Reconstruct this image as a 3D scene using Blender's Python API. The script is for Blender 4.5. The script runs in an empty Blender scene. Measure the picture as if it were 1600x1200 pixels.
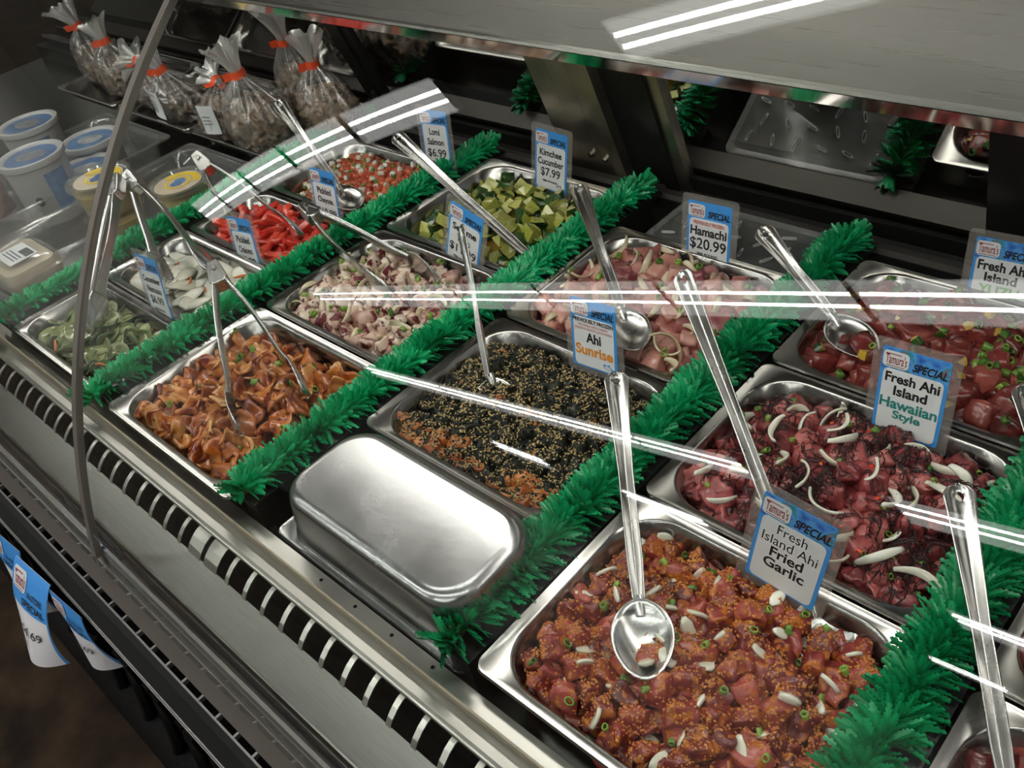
import bpy, bmesh, math, random
from mathutils import Vector, Matrix, noise, Euler
from mathutils.bvhtree import BVHTree

S = bpy.context.scene
COL = S.collection
R = random.Random(7)

# ------------------------------------------------------------------ camera, world, exposure
cam_d = bpy.data.cameras.new('camera')
cam = bpy.data.objects.new('camera', cam_d)
COL.objects.link(cam)
cam_d.sensor_width = 36.0
cam_d.lens = 1406.0 / 1600.0 * 36.0
cam_d.clip_start = 0.02
CAM_R = Vector((0.7253, 0.6673, -0.1702))
CAM_D = Vector((0.3378, -0.5610, -0.7559))
CAM_F = Vector((-0.5999, 0.4907, -0.6322))
CAM_F = CAM_R.cross(CAM_D).normalized()
CAM_D = CAM_F.cross(CAM_R).normalized()
CAM_P = Vector((0, 0, 0.73))
cam.matrix_world = Matrix(((CAM_R.x, -CAM_D.x, -CAM_F.x, CAM_P.x), (CAM_R.y, -CAM_D.y, -CAM_F.y, CAM_P.y),
                           (CAM_R.z, -CAM_D.z, -CAM_F.z, CAM_P.z), (0, 0, 0, 1)))
S.camera = cam
world = bpy.data.worlds.new('world')
S.world = world
world.use_nodes = True
world.node_tree.nodes['Background'].inputs[0].default_value = (0.9, 0.95, 1.0, 1)
world.node_tree.nodes['Background'].inputs[1].default_value = 0.05
S.view_settings.view_transform = 'Standard'
S.view_settings.look = 'None'
S.view_settings.gamma = 1.0
S.view_settings.exposure = 0.95
TUBE = 27.0          # radiance of the ceiling tubes
CASE_TUBE = 7.5      # radiance of the tube under the canopy
S.cycles.max_bounces = 10
S.cycles.transparent_max_bounces = 24
S.cycles.sample_clamp_indirect = 4.0
S.cycles.caustics_reflective = False
S.cycles.caustics_refractive = False


# ------------------------------------------------------------------ node helpers
def new_mat(name):
    m = bpy.data.materials.new(name)
    m.use_nodes = True
    nt = m.node_tree
    nt.nodes.clear()
    out = nt.nodes.new('ShaderNodeOutputMaterial')
    return m, nt, out


def node(nt, t, **kw):
    n = nt.nodes.new(t)
    for k, v in kw.items():
        if k.startswith('i_'):
            n.inputs[k[2:].replace('_', ' ')].default_value = v
        else:
            setattr(n, k, v)
    return n


def ramp(nt, fac, stops):
    r = nt.nodes.new('ShaderNodeValToRGB')
    e = r.color_ramp.elements
    while len(e) < len(stops):
        e.new(0.5)
    for el, (p, c) in zip(e, stops):
        el.position = p
        el.color = (*c, 1)
    nt.links.new(fac, r.inputs[0])
    return r.outputs[0]


def coord(nt, kind='Object', scale=None):
    tc = nt.nodes.new('ShaderNodeTexCoord')
    o = tc.outputs[kind]
    if scale is not None:
        mp = nt.nodes.new('ShaderNodeMapping')
        mp.inputs['Scale'].default_value = scale if isinstance(scale, tuple) else (scale,) * 3
        nt.links.new(o, mp.inputs[0])
        o = mp.outputs[0]
    return o


def noise_fac(nt, scale, detail=3.0, kind='Object', stretch=None, per_object=False):
    n = nt.nodes.new('ShaderNodeTexNoise')
    n.inputs['Scale'].default_value = scale
    n.inputs['Detail'].default_value = detail
    c = coord(nt, kind, stretch)
    if per_object:
        oi = nt.nodes.new('ShaderNodeObjectInfo')
        ad = nt.nodes.new('ShaderNodeVectorMath')
        ad.operation = 'ADD'
        mu = nt.nodes.new('ShaderNodeMath')
        mu.operation = 'MULTIPLY'
        mu.inputs[1].default_value = 37.0
        nt.links.new(oi.outputs['Random'], mu.inputs[0])
        nt.links.new(c, ad.inputs[0])
        nt.links.new(mu.outputs[0], ad.inputs[1])
        c = ad.outputs[0]
    nt.links.new(c, n.inputs['Vector'])
    return n.outputs['Fac']


def bump(nt, fac, strength, dist=0.001):
    b = nt.nodes.new('ShaderNodeBump')
    b.inputs['Strength'].default_value = strength
    b.inputs['Distance'].default_value = dist
    nt.links.new(fac, b.inputs['Height'])
    return b.outputs[0]


def plain(name, col, rough=0.5, metal=0.0, spec=0.5, emit=0.0, coat=0.0, nz=None, bmp=None):
    m, nt, out = new_mat(name)
    p = nt.nodes.new('ShaderNodeBsdfPrincipled')
    p.inputs['Base Color'].default_value = (*col, 1)
    p.inputs['Roughness'].default_value = rough
    p.inputs['Metallic'].default_value = metal
    p.inputs['Specular IOR Level'].default_value = spec
    p.inputs['Coat Weight'].default_value = coat
    if emit:
        p.inputs['Emission Color'].default_value = (*col, 1)
        p.inputs['Emission Strength'].default_value = emit
    if nz:
        f = noise_fac(nt, nz[0], 4.0)
        c = ramp(nt, f, [(0.3, tuple(x * (1 - nz[1]) for x in col)), (0.7, tuple(min(1, x * (1 + nz[1])) for x in col))])
        nt.links.new(c, p.inputs['Base Color'])
    if bmp:
        nt.links.new(bump(nt, noise_fac(nt, bmp[0], 4.0), bmp[1], bmp[2]), p.inputs['Normal'])
    nt.links.new(p.outputs[0], out.inputs[0])
    return m


def steel(name, col=(0.62, 0.61, 0.59), rough=0.22, brush=None, scratch=0.0, var=0.12):
    m, nt, out = new_mat(name)
    p = nt.nodes.new('ShaderNodeBsdfPrincipled')
    p.inputs['Metallic'].default_value = 1.0
    st = brush if brush else (1, 1, 1)
    f = noise_fac(nt, 60.0 if brush else 18.0, 5.0, stretch=st)
    nt.links.new(ramp(nt, f, [(0.25, tuple(c * (1 - var) for c in col)), (0.75, tuple(min(1, c * (1 + var * 0.6)) for c in col))]), p.inputs['Base Color'])
    mr = nt.nodes.new('ShaderNodeMapRange')
    mr.inputs['To Min'].default_value = rough * (0.92 if brush else 0.75)
    mr.inputs['To Max'].default_value = rough * (1.08 if brush else 1.35)
    nt.links.new(f, mr.inputs['Value'])
    nt.links.new(mr.outputs[0], p.inputs['Roughness'])
    if brush:
        nt.links.new(bump(nt, f, 0.03, 0.0006), p.inputs['Normal'])
    elif scratch:
        f2 = noise_fac(nt, 90.0, 6.0)
        nt.links.new(bump(nt, f2, scratch, 0.0006), p.inputs['Normal'])
    nt.links.new(p.outputs[0], out.inputs[0])
    return m


def clear(name, tint=(0.97, 0.985, 0.975), f0=0.04, rough=0.0, milky=0.0, milk=(0.9, 0.9, 0.9), gain=0.9):
    """A thin sheet of glass or clear plastic: see-through with a Fresnel reflection on each face."""
    m, nt, out = new_mat(name)
    lw = nt.nodes.new('ShaderNodeLayerWeight')
    lw.inputs['Blend'].default_value = 0.5
    pw = nt.nodes.new('ShaderNodeMath')
    pw.operation = 'POWER'
    pw.inputs[1].default_value = 5.0
    nt.links.new(lw.outputs['Facing'], pw.inputs[0])
    ma = nt.nodes.new('ShaderNodeMath')
    ma.operation = 'MULTIPLY_ADD'
    ma.inputs[1].default_value = gain
    ma.inputs[2].default_value = f0
    nt.links.new(pw.outputs[0], ma.inputs[0])
    tr = nt.nodes.new('ShaderNodeBsdfTransparent')
    tr.inputs[0].default_value = (*tint, 1)
    gl = nt.nodes.new('ShaderNodeBsdfGlossy')
    gl.inputs['Roughness'].default_value = rough
    gl.inputs['Color'].default_value = (1, 1, 1, 1)
    base = tr.outputs[0]
    if milky:
        df = nt.nodes.new('ShaderNodeBsdfDiffuse')
        df.inputs[0].default_value = (*milk, 1)
        mx0 = nt.nodes.new('ShaderNodeMixShader')
        mx0.inputs[0].default_value = milky
        nt.links.new(base, mx0.inputs[1])
        nt.links.new(df.outputs[0], mx0.inputs[2])
        base = mx0.outputs[0]
    mx = nt.nodes.new('ShaderNodeMixShader')
    nt.links.new(ma.outputs[0], mx.inputs[0])
    nt.links.new(base, mx.inputs[1])
    nt.links.new(gl.outputs[0], mx.inputs[2])
    nt.links.new(mx.outputs[0], out.inputs[0])
    return m


def food(name, lo, hi, rough=0.3, scale=60.0, spec=0.5, coat=0.3, fleck=None, fleck_scale=200.0, fleck_cut=0.6, bmp=0.25, sss=0.0, mid=None):
    """Moist food: marbled between two colours, each piece a little different, with optional flecks of a third."""
    m, nt, out = new_mat(name)
    p = nt.nodes.new('ShaderNodeBsdfPrincipled')
    p.inputs['Roughness'].default_value = rough
    p.inputs['Specular IOR Level'].default_value = spec
    p.inputs['Coat Weight'].default_value = coat
    p.inputs['Coat Roughness'].default_value = 0.12
    f = noise_fac(nt, scale, 4.0, per_object=True)
    oi = nt.nodes.new('ShaderNodeObjectInfo')
    mix = nt.nodes.new('ShaderNodeMath')
    mix.operation = 'MULTIPLY_ADD'
    mix.inputs[1].default_value = 0.5
    nt.links.new(oi.outputs['Random'], mix.inputs[0])
    sb = nt.nodes.new('ShaderNodeMath')
    sb.operation = 'SUBTRACT'
    sb.inputs[1].default_value = 0.25
    nt.links.new(f, sb.inputs[0])
    nt.links.new(sb.outputs[0], mix.inputs[2])
    stops = [(0.2, lo), (0.8, hi)] if mid is None else [(0.15, lo), (0.5, mid), (0.85, hi)]
    c = ramp(nt, mix.outputs[0], stops)
    if fleck:
        f2 = noise_fac(nt, fleck_scale, 3.0, per_object=True)
        cr = nt.nodes.new('ShaderNodeMapRange')
        cr.inputs['From Min'].default_value = fleck_cut - 0.03
        cr.inputs['From Max'].default_value = fleck_cut + 0.03
        nt.links.new(f2, cr.inputs['Value'])
        mc = nt.nodes.new('ShaderNodeMix')
        mc.data_type = 'RGBA'
        nt.links.new(cr.outputs[0], mc.inputs[0])
        nt.links.new(c, mc.inputs[6])
        mc.inputs[7].default_value = (*fleck, 1)
        c = mc.outputs[2]
    nt.links.new(c, p.inputs['Base Color'])
    if sss:
        p.inputs['Subsurface Weight'].default_value = sss
        p.inputs['Subsurface Radius'].default_value = (0.006, 0.003, 0.002)
        p.inputs['Subsurface Scale'].default_value = 1.0
    if bmp:
        nt.links.new(bump(nt, noise_fac(nt, 220.0, 3.0), bmp, 0.0015), p.inputs['Normal'])
    nt.links.new(p.outputs[0], out.inputs[0])
    return m


# ------------------------------------------------------------------ object helpers
def link(name, me, parent=None, mats=(), smooth=False):
    o = bpy.data.objects.new(name, me)
    COL.objects.link(o)
    for m in mats:
        me.materials.append(m)
    if smooth:
        me.polygons.foreach_set('use_smooth', [True] * len(me.polygons))
    if parent is not None:
        o.parent = parent
    return o


def thing(name, label, cat, loc=(0, 0, 0), rz=0.0, group=None):
    o = bpy.data.objects.new(name, None)
    o.empty_display_size = 0.02
    COL.objects.link(o)
    o.location = loc
    o.rotation_euler = (0, 0, rz)
    return tag(o, label, cat, group)


def tag(o, label, cat, group=None, kind=None):
    o['label'] = label
    o['category'] = cat
    if group:
        o['group'] = group
    if kind:
        o['kind'] = kind
    return o


class MB:
    """Collects vertices and faces for one mesh."""

    def __init__(self):
        self.v, self.f, self.m = [], [], []

    def add(self, vs, fs, mi=0):
        b = len(self.v)
        self.v.extend(tuple(v) for v in vs)
        self.f.extend(tuple(b + i for i in f) for f in fs)
        self.m.extend([mi] * len(fs))

    def box(self, a, b, mi=0, mat=None):
        x0, y0, z0 = a
        x1, y1, z1 = b
        vs = [Vector(p) for p in ((x0, y0, z0), (x1, y0, z0), (x1, y1, z0), (x0, y1, z0), (x0, y0, z1), (x1, y0, z1), (x1, y1, z1), (x0, y1, z1))]
        if mat:
            vs = [mat @ v for v in vs]
        self.add(vs, [(0, 3, 2, 1), (4, 5, 6, 7), (0, 1, 5, 4), (1, 2, 6, 5), (2, 3, 7, 6), (3, 0, 4, 7)], mi)

    def loft(self, rings, mi=0, closed=True, caps=(False, False)):
        n = len(rings[0])
        vs = [v for r in rings for v in r]
        fs = []
        for i in range(len(rings) - 1):
            for j in range(n if closed else n - 1):
                a, b = i * n + j, i * n + (j + 1) % n
                fs.append((a, b, b + n, a + n))
        if caps[0]:
            fs.append(tuple(range(n - 1, -1, -1)))
        if caps[1]:
            k = (len(rings) - 1) * n
            fs.append(tuple(range(k, k + n)))
        self.add(vs, fs, mi)

    def extrude_x(self, prof, x0, x1, mi=0, closed=True):
        """A (y, z) outline drawn out along x."""
        self.loft([[(x0, y, z) for y, z in prof], [(x1, y, z) for y, z in prof]], mi, closed, (closed, closed))

    def tube(self, pts, r, n=8, mi=0, caps=True, up=None):
        pts = [Vector(p) for p in pts]
        rings = []
        u = None
        for i, p in enumerate(pts):
            d = (pts[min(i + 1, len(pts) - 1)] - pts[max(i - 1, 0)]).normalized()
            if u is None:
                u = Vector((0, 0, 1)) if abs(d.z) < 0.9 else Vector((1, 0, 0))
            u = (u - d * u.dot(d)).normalized()
            w = d.cross(u)
            rr = r[i] if isinstance(r, (list, tuple)) else r
            rings.append([p + (u * math.cos(2 * math.pi * k / n) + w * math.sin(2 * math.pi * k / n)) * rr for k in range(n)])
        self.loft(rings, mi, True, (caps, caps))

    def build(self, name, mats, parent=None, smooth=False, angle=None):
        me = bpy.data.meshes.new(name)
        me.from_pydata(self.v, [], self.f)
        if not isinstance(mats, (list, tuple)):
            mats = [mats]
        o = link(name, me, parent, mats, smooth)
        if len(mats) > 1:
            me.polygons.foreach_set('material_index', self.m)
        me.update()
        if angle is not None:
            me.polygons.foreach_set('use_smooth', [True] * len(me.polygons))
            me.set_sharp_from_angle(angle=math.radians(angle))
        return o


def round_rect(hx, hy, r, n=6):
    pts = []
    for cx, cy, a0 in ((hx - r, hy - r, 0), (-hx + r, hy - r, 90), (-hx + r, -hy + r, 180), (hx - r, -hy + r, 270)):
        for k in range(n + 1):
            a = math.radians(a0 + 90 * k / n)
            pts.append((cx + r * math.cos(a), cy + r * math.sin(a)))
    return pts


def place(o, loc, rot=None, scale=1.0):
    m = (rot.to_matrix() if not isinstance(rot, Matrix) else rot) if rot is not None else Matrix.Identity(3)
    o.matrix_basis = Matrix.Translation(loc) @ m.to_4x4() @ Matrix.Diagonal((scale, scale, scale, 1)) if not isinstance(scale, tuple) else Matrix.Translation(loc) @ m.to_4x4() @ Matrix.Diagonal((*scale, 1))


# ------------------------------------------------------------------ materials
M_STEEL_PAN = steel('pan steel', (0.40, 0.385, 0.37), 0.20, scratch=0.04)
M_STEEL_WORN = steel('worn pan steel', (0.40, 0.395, 0.40), 0.24, scratch=0.15)
M_STEEL_UT = steel('utensil steel', (0.57, 0.56, 0.55), 0.25)
M_STEEL_BRUSH = steel('brushed canopy steel', (0.37, 0.355, 0.33), 0.28, brush=(0.12, 5, 5), var=0.05)
M_STEEL_DECK = steel('case deck steel', (0.30, 0.30, 0.29), 0.22)
M_STEEL_LIGHT = steel('case lip steel', (0.56, 0.54, 0.50), 0.30, scratch=0.15)
M_STEEL_BAND = steel('brushed front steel', (0.22, 0.22, 0.205), 0.34, brush=(0.4, 8, 8))
M_STEEL_POST = steel('post steel', (0.62, 0.57, 0.47), 0.34, var=0.15)
M_POLISHED = steel('polished lip steel', (0.66, 0.61, 0.59), 0.06, var=0.05)
M_ALU = plain('dull aluminium', (0.30, 0.29, 0.28), 0.42, 0.7)
M_TAN = plain('tan plastic lip', (0.33, 0.27, 0.20), 0.4)
M_BLACK = plain('black plastic', (0.008, 0.008, 0.0085), 0.28, spec=0.3)
M_BLACK_RUB = plain('black rubber', (0.0045, 0.004, 0.004), 0.5, spec=0.07, bmp=(60, 0.4, 0.004))
M_DARK = plain('dark recess', (0.004, 0.004, 0.004), 0.6, spec=0.1)
M_GREEN = food('green garnish plastic', (0.0, 0.20, 0.062), (0.006, 0.46, 0.17), rough=0.36, scale=35.0, coat=0.15, bmp=0.0)
M_GLASS = clear('case glass', (0.965, 0.985, 0.97), 0.028)
M_GLASS_EDGE = plain('glass edge seal', (0.20, 0.185, 0.16), 0.25, 0.3)
M_CLEAR = clear('clear plastic', (0.95, 0.95, 0.94), 0.05, 0.06, milky=0.05)
M_HOLDER = clear('clear tag sleeve', (0.96, 0.95, 0.94), 0.05, 0.15, milky=0.12, milk=(0.75, 0.7, 0.68))
M_CLEAR_PAN = clear('clear polycarbonate', (0.90, 0.90, 0.89), 0.06, 0.08, milky=0.10, milk=(0.6, 0.6, 0.6))
M_BAG = clear('plastic bag film', (0.96, 0.95, 0.94), 0.08, 0.14, milky=0.07, milk=(0.85, 0.84, 0.83))
M_BAG_NECK = clear('gathered bag film', (0.85, 0.84, 0.83), 0.15, 0.2, milky=0.33, milk=(0.85, 0.84, 0.83))
M_TUB = plain('milky tub plastic', (0.40, 0.39, 0.39), 0.35, coat=0.3)
M_WHITE = plain('white card', (0.72, 0.72, 0.74), 0.45)
M_BLUE = plain('blue card', (0.055, 0.30, 0.75), 0.4)
M_INK = plain('black ink', (0.012, 0.012, 0.015), 0.5)
M_RED_INK = plain('red ink', (0.55, 0.04, 0.03), 0.5)
M_LOGO_INK = plain('brown red logo ink', (0.30, 0.045, 0.04), 0.5)
M_TEAL_INK = plain('teal ink', (0.02, 0.22, 0.20), 0.5)
M_ORANGE_INK = plain('orange ink', (0.75, 0.27, 0.03), 0.5)
M_LIME_INK = plain('light green ink', (0.25, 0.50, 0.20), 0.5)
M_TAPE = plain('orange red tape', (0.85, 0.09, 0.02), 0.4)


def sea_mat():
    m, nt, out = new_mat('printed sea picture')
    p = nt.nodes.new('ShaderNodeBsdfPrincipled')
    p.inputs['Roughness'].default_value = 0.4
    f = noise_fac(nt, 75.0, 2.0)
    c = ramp(nt, f, [(0.30, (0.02, 0.10, 0.45)), (0.42, (0.06, 0.25, 0.70)), (0.52, (0.10, 0.35, 0.75)), (0.60, (0.02, 0.25, 0.28)), (0.68, (0.55, 0.10, 0.20))])
    nt.links.new(c, p.inputs['Base Color'])
    nt.links.new(p.outputs[0], out.inputs[0])
    return m


M_SEA = sea_mat()


def glow(name, col, power):
    m, nt, out = new_mat(name)
    e = nt.nodes.new('ShaderNodeEmission')
    e.inputs[0].default_value = (*col, 1)
    e.inputs[1].default_value = power
    nt.links.new(e.outputs[0], out.inputs[0])
    return m


M_TUBE = glow('lit ceiling tube', (1.0, 0.985, 0.95), TUBE)
M_CASE_TUBE = glow('lit case tube', (1.0, 0.96, 0.90), CASE_TUBE)
M_REFLECTOR_GLOW = glow('painted reflector glow', (1.0, 0.99, 0.96), 1.7)  # emission stands in for tube light on the white reflector
M_HOUSING = plain('white lamp housing', (0.75, 0.75, 0.74), 0.4)


def mirror_mat():
    m, nt, out = new_mat('rear door mirror')
    p = nt.nodes.new('ShaderNodeBsdfPrincipled')
    p.inputs['Metallic'].default_value = 1.0
    p.inputs['Base Color'].default_value = (0.74, 0.74, 0.72, 1)
    p.inputs['Roughness'].default_value = 0.025
    nt.links.new(p.outputs[0], out.inputs[0])
    return m


M_MIRROR = mirror_mat()

# ------------------------------------------------------------------ room and ceiling lamps
ZF, ZC = -0.92, 3.05


def floor_mat():
    m, nt, out = new_mat('stained concrete floor')
    p = nt.nodes.new('ShaderNodeBsdfPrincipled')
    p.inputs['Roughness'].default_value = 0.75
    p.inputs['Specular IOR Level'].default_value = 0.15
    f = noise_fac(nt, 9.0, 8.0)
    c = ramp(nt, f, [(0.30, (0.012, 0.007, 0.0045)), (0.5, (0.030, 0.018, 0.010)), (0.70, (0.055, 0.035, 0.019))])
    nt.links.new(c, p.inputs['Base Color'])
    nt.links.new(bump(nt, f, 0.15, 0.004), p.inputs['Normal'])
    nt.links.new(p.outputs[0], out.inputs[0])
    return m


def slab(name, a, b, m):
    mb = MB()
    mb.box(a, b)
    o = mb.build(name, m)
    o['kind'] = 'structure'
    return o


M_WALL = plain('painted wall', (0.60, 0.59, 0.56), 0.7, nz=(1.2, 0.2))
slab('floor', (-10, -9, ZF - 0.1), (5, 7, ZF), floor_mat())
slab('ceiling', (-10, -9, ZC), (5, 7, ZC + 0.1), plain('ceiling panel', (0.36, 0.36, 0.35), 0.8))
slab('wall_back', (-10, 7, ZF), (5, 7.1, ZC), M_WALL)
slab('wall_front', (-10, -9.1, ZF), (5, -9, ZC), M_WALL)
slab('wall_left', (-10.1, -9, ZF), (-10, 7, ZC), M_WALL)
slab('wall_right', (5, -9, ZF), (5.1, 7, ZC), M_WALL)


def ceiling_fixture():
    t = thing('ceiling_light', 'long white fluorescent ceiling fixture with two bare tubes above the store', 'ceiling light', group='rows of fluorescent ceiling fixtures')
    h = MB()
    h.loft([[(x, y, z) for y, z in ((-0.15, -0.02), (-0.11, 0.05), (0.11, 0.05), (0.15, -0.02), (0.145, -0.02), (0.10, 0.04), (-0.10, 0.04), (-0.145, -0.02))] for x in (-0.555, 0.555)], 0, True, (True, True))
    for x in (-0.55, 0.545):
        h.box((x, -0.12, -0.012), (x + 0.005, 0.12, 0.045))
    h.build('housing', M_HOUSING, t)
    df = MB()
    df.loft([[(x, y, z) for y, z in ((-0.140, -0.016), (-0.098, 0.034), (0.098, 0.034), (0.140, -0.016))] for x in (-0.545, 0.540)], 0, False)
    df.build('reflector_glow', M_REFLECTOR_GLOW, t)  # glowing lining added inside the housing; only the tubes are lamps
    for s in (-1, 1):
        tb = MB()
        tb.tube([(-0.535, s * 0.043, 0.0), (0.535, s * 0.043, 0.0)], 0.0095, 10)
        tb.build('tube', M_TUBE, t, smooth=True)
    return t


def copy_tree(o, parent=None):
    c = o.copy()
    COL.objects.link(c)
    if parent is not None:
        c.parent = parent
    for ch in o.children:
        copy_tree(ch, c)
    return c


FIX = ceiling_fixture()
first = True
def steps(x0, x1, skip=()):
    out = []
    x = x0 + 0.4925
    while x < x1:
        if not any(p < x < q for p, q in skip):
            out.append(x)
        x += 0.985
    return out


for y1, slope, xs in ((0.983, 0.62, steps(-8.2, -3.3) + steps(-2.27, 2.2)), (-1.157, 0.543, steps(-7.12, 2.2)), (-3.301, 0.481, steps(-8.02, 2.2, ((-2.1, -1.0),))),
                      (-5.004, 0.418, (-0.37, 0.62, 1.6, -3.4, -5.6)), (-6.46, 0.411, (-0.82,)), (3.3, 0.54, steps(-3.0, 2.2))):
    for xc in xs:
        o = FIX if first else copy_tree(FIX)
        first = False
        o.location = (xc, y1 + (xc + 1) * slope, 2.98)
        o.rotation_euler = (0, 0, math.atan(slope))
        if y1 < -6:
            o.scale = (0.55, 0.55, 0.55)

# ------------------------------------------------------------------ the refrigerated case
XL, XR = -3.3, 0.9
XS = -0.97                      # x of the joint between the two curved panes
PITCH = 0.3615
XD = [-0.105 - PITCH * k for k in range(6)]     # divider centre lines, right to left
case = thing('display_case', 'long refrigerated deli case with curved glass front and steel top holding the food pans', 'display case', (0, 0, 0))


def ax(name, prof, m, x0=XL, x1=XR, closed=True, smooth=None, parent=None):
    mb = MB()
    mb.extrude_x(prof, x0, x1, 0, closed)
    return mb.build(name, m, parent or case, angle=smooth)


# well under the pans, deck behind and body below
ax('deck', [(0.230, -0.082), (0.230, -0.076), (1.10, -0.076), (1.10, -0.082)], M_STEEL_DECK)
ax('rear_ledge', [(1.034, -0.075), (1.034, -0.034), (1.066, -0.034), (1.066, -0.020), (1.070, -0.020), (1.070, -0.075)], M_BLACK)
ax('ledge_strip', [(1.068, -0.035), (1.068, -0.010), (1.100, -0.022), (1.100, -0.035)], plain('grey ledge strip', (0.14, 0.13, 0.12), 0.4, 0.4))
lip = MB()
lip.extrude_x([(0.1895, -0.030), (0.1885, -0.021), (0.192, -0.0175), (0.2325, -0.0232), (0.2325, -0.076), (0.2300, -0.076), (0.2300, -0.028), (0.195, -0.026)], XL, XR)
o = lip.build('front_lip', M_STEEL_LIGHT, case)
bead = MB()
bead.tube([(XL, 0.190, -0.0235), (XR, 0.190, -0.0235)], 0.0035, 10)
bead.build('lip_bead', M_STEEL_LIGHT, o, smooth=True)
ax('edge_trim', [(0.2095, -0.021), (0.2095, -0.008), (0.2118, -0.008), (0.2118, -0.021)], M_TAN)
for x in (-0.672, -0.612, -0.552, -0.49):
    hole = MB()
    hole.tube([(x, 0.2245, -0.0230), (x, 0.2245, -0.0216)], 0.0022, 8)
    hole.build('screw_hole', M_DARK, o)
# slotted air return: a dark trough with curved steel fingers
gr = MB()
gr.extrude_x([(0.1885, -0.026), (0.1885, -0.085), (0.158, -0.085), (0.158, -0.047), (0.159, -0.047), (0.159, -0.084), (0.1875, -0.084), (0.1875, -0.026)], XL, XR)
grille = gr.build('air_return', M_STEEL_DECK, case)
x = -0.7129 - 0.0364 * 48
while x < 0.1:
    wide = abs(x + 0.8585) < 0.012 or abs(x + 0.822) < 0.012
    w = 0.014 if wide else 0.0036
    fin = MB()
    pr = [(0.1890, -0.0262), (0.183, -0.0272), (0.175, -0.0312), (0.166, -0.0385), (0.160, -0.0460)]
    fin.loft([[(x - w, y, z) for y, z in pr], [(x + w, y, z) for y, z in pr], [(x + w, y, z - 0.002) for y, z in pr], [(x - w, y, z - 0.002) for y, z in pr]], 0, False)
    fin.build('grille_finger', M_STEEL_LIGHT, grille)
    x += 0.0364
ax('front_band', [(0.1618, -0.0462), (0.1143, -0.052), (0.1143, -0.060), (0.1618, -0.052)], M_STEEL_BAND)
ax('band_bead', [(0.1165, -0.0525), (0.1155, -0.0485), (0.1135, -0.0485), (0.112, -0.053), (0.112, -0.075), (0.1165, -0.075)], M_STEEL_LIGHT)
for nm, x0, x1, dy, dz in (('glass_channel', XL, XS - 0.004, 0.002, -0.006), ('glass_channel', XS + 0.012, XR, 0.0, 0.0)):
    c = ax(nm, [(0.1115, -0.076 + dz), (0.1115, -0.060 + dz), (0.1085, -0.060 + dz), (0.1085, -0.068 + dz), (0.0975, -0.068 + dz), (0.0975, -0.0385 + dz), (0.0932 - dy, -0.0365 + dz), (0.0874 - dy, -0.076 + dz), (0.0874 - dy, -0.079 + dz)], M_ALU, x0, x1)
    ax('channel_seal', [(0.1085, -0.067 + dz), (0.1085, -0.050 + dz), (0.1045, -0.052 + dz), (0.1045, -0.067 + dz)], M_BLACK, x0, x1, parent=c)
ax('front_ledge', [(0.130, -0.0845), (0.130, -0.0785), (0.0865, -0.0785), (0.066, -0.082), (0.066, -0.086)], plain('warm grey ledge', (0.075, 0.064, 0.053), 0.5, 0.2, spec=0.3), closed=True)
slot = MB()
slot.extrude_x([(0.0665, -0.100), (0.0665, -0.083), (0.066, -0.083), (0.066, -0.099), (0.0595, -0.099), (0.0595, -0.083), (0.059, -0.083), (0.059, -0.100)], XL, XR)
sl = slot.build('slot_rail', M_DARK, case)
x = -0.994 - 0.0352 * 26
while x < 0.1:
    dv = MB()
    dv.box((x - 0.0016, 0.0592, -0.09), (x + 0.0016, 0.0662, -0.0832))
    dv.build('slot_bridge', M_ALU, sl)
    x += 0.0352
ax('slot_edge', [(0.0595, -0.0865), (0.0595, -0.0825), (0.0572, -0.0825), (0.0572, -0.0865)], M_ALU)
ax('price_rail', [(0.0573, -0.13), (0.0573, -0.0865), (0.050, -0.0885), (0.036, -0.100), (0.0345, -0.118), (0.040, -0.13)], plain('price rail black', (0.006, 0.006, 0.006), 0.45, spec=0.14))
mb = MB()
mb.tube([(XL, 0.0352, -0.1035), (XR, 0.0352, -0.1035)], 0.0012, 8)
mb.tube([(XL, 0.0335, -0.1085), (XR, 0.0335, -0.1085)], 0.0010, 8)
mb.build('rail_bead', M_ALU, case, smooth=True)
ax('case_front', [(0.10, -0.13), (0.055, -0.13), (0.045, -0.20), (0.060, ZF + 0.001), (1.2, ZF + 0.001), (1.2, -0.083), (0.20, -0.083), (0.12, -0.085)], M_DARK)
# scalloped black rubber bumper below the price rail
bm_ = MB()
x = -2.4
k = 0
while x < XR:
    cz = -0.235
    pts = []
    for i in range(15):
        a = math.radians(-60 + i * 20)
        rr = 0.036 - 0.0016 * i
        pts.append((x + rr * math.cos(a), 0.026 + 0.012 * math.sin(a * 0.7), cz + rr * 1.5 * math.sin(a)))
    bm_.tube(pts, [0.009 - 0.0003 * i for i in range(15)], 7)
    bm_.box((x + 0.026, 0.030, -0.20), (x + 0.044, 0.050, -0.135))
    bm_.box((x - 0.036, 0.030, -0.17), (x - 0.012, 0.052, -0.135))
    x += 0.077
bm_.extrude_x([(0.052, -0.13), (0.036, -0.132), (0.034, -0.150), (0.038, -0.155), (0.050, -0.20)], XL, XR)
bm_.extrude_x([(0.055, -0.26), (0.012, -0.275), (-0.006, -0.295), (-0.002, -0.318), (0.055, -0.33)], XL, XR)
bm_.build('bumper', M_BLACK_RUB, case, angle=40)

# curved panes
GY, GZ, GR = 1.055, -0.307, 1.0056


def arc_pt(a, r=0.0):
    return (GY - (GR + r) * math.cos(a), GZ + (GR + r) * math.sin(a))


A0, A1 = math.asin((-0.062 - GZ) / GR), math.asin((0.605 - GZ) / GR)


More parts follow.
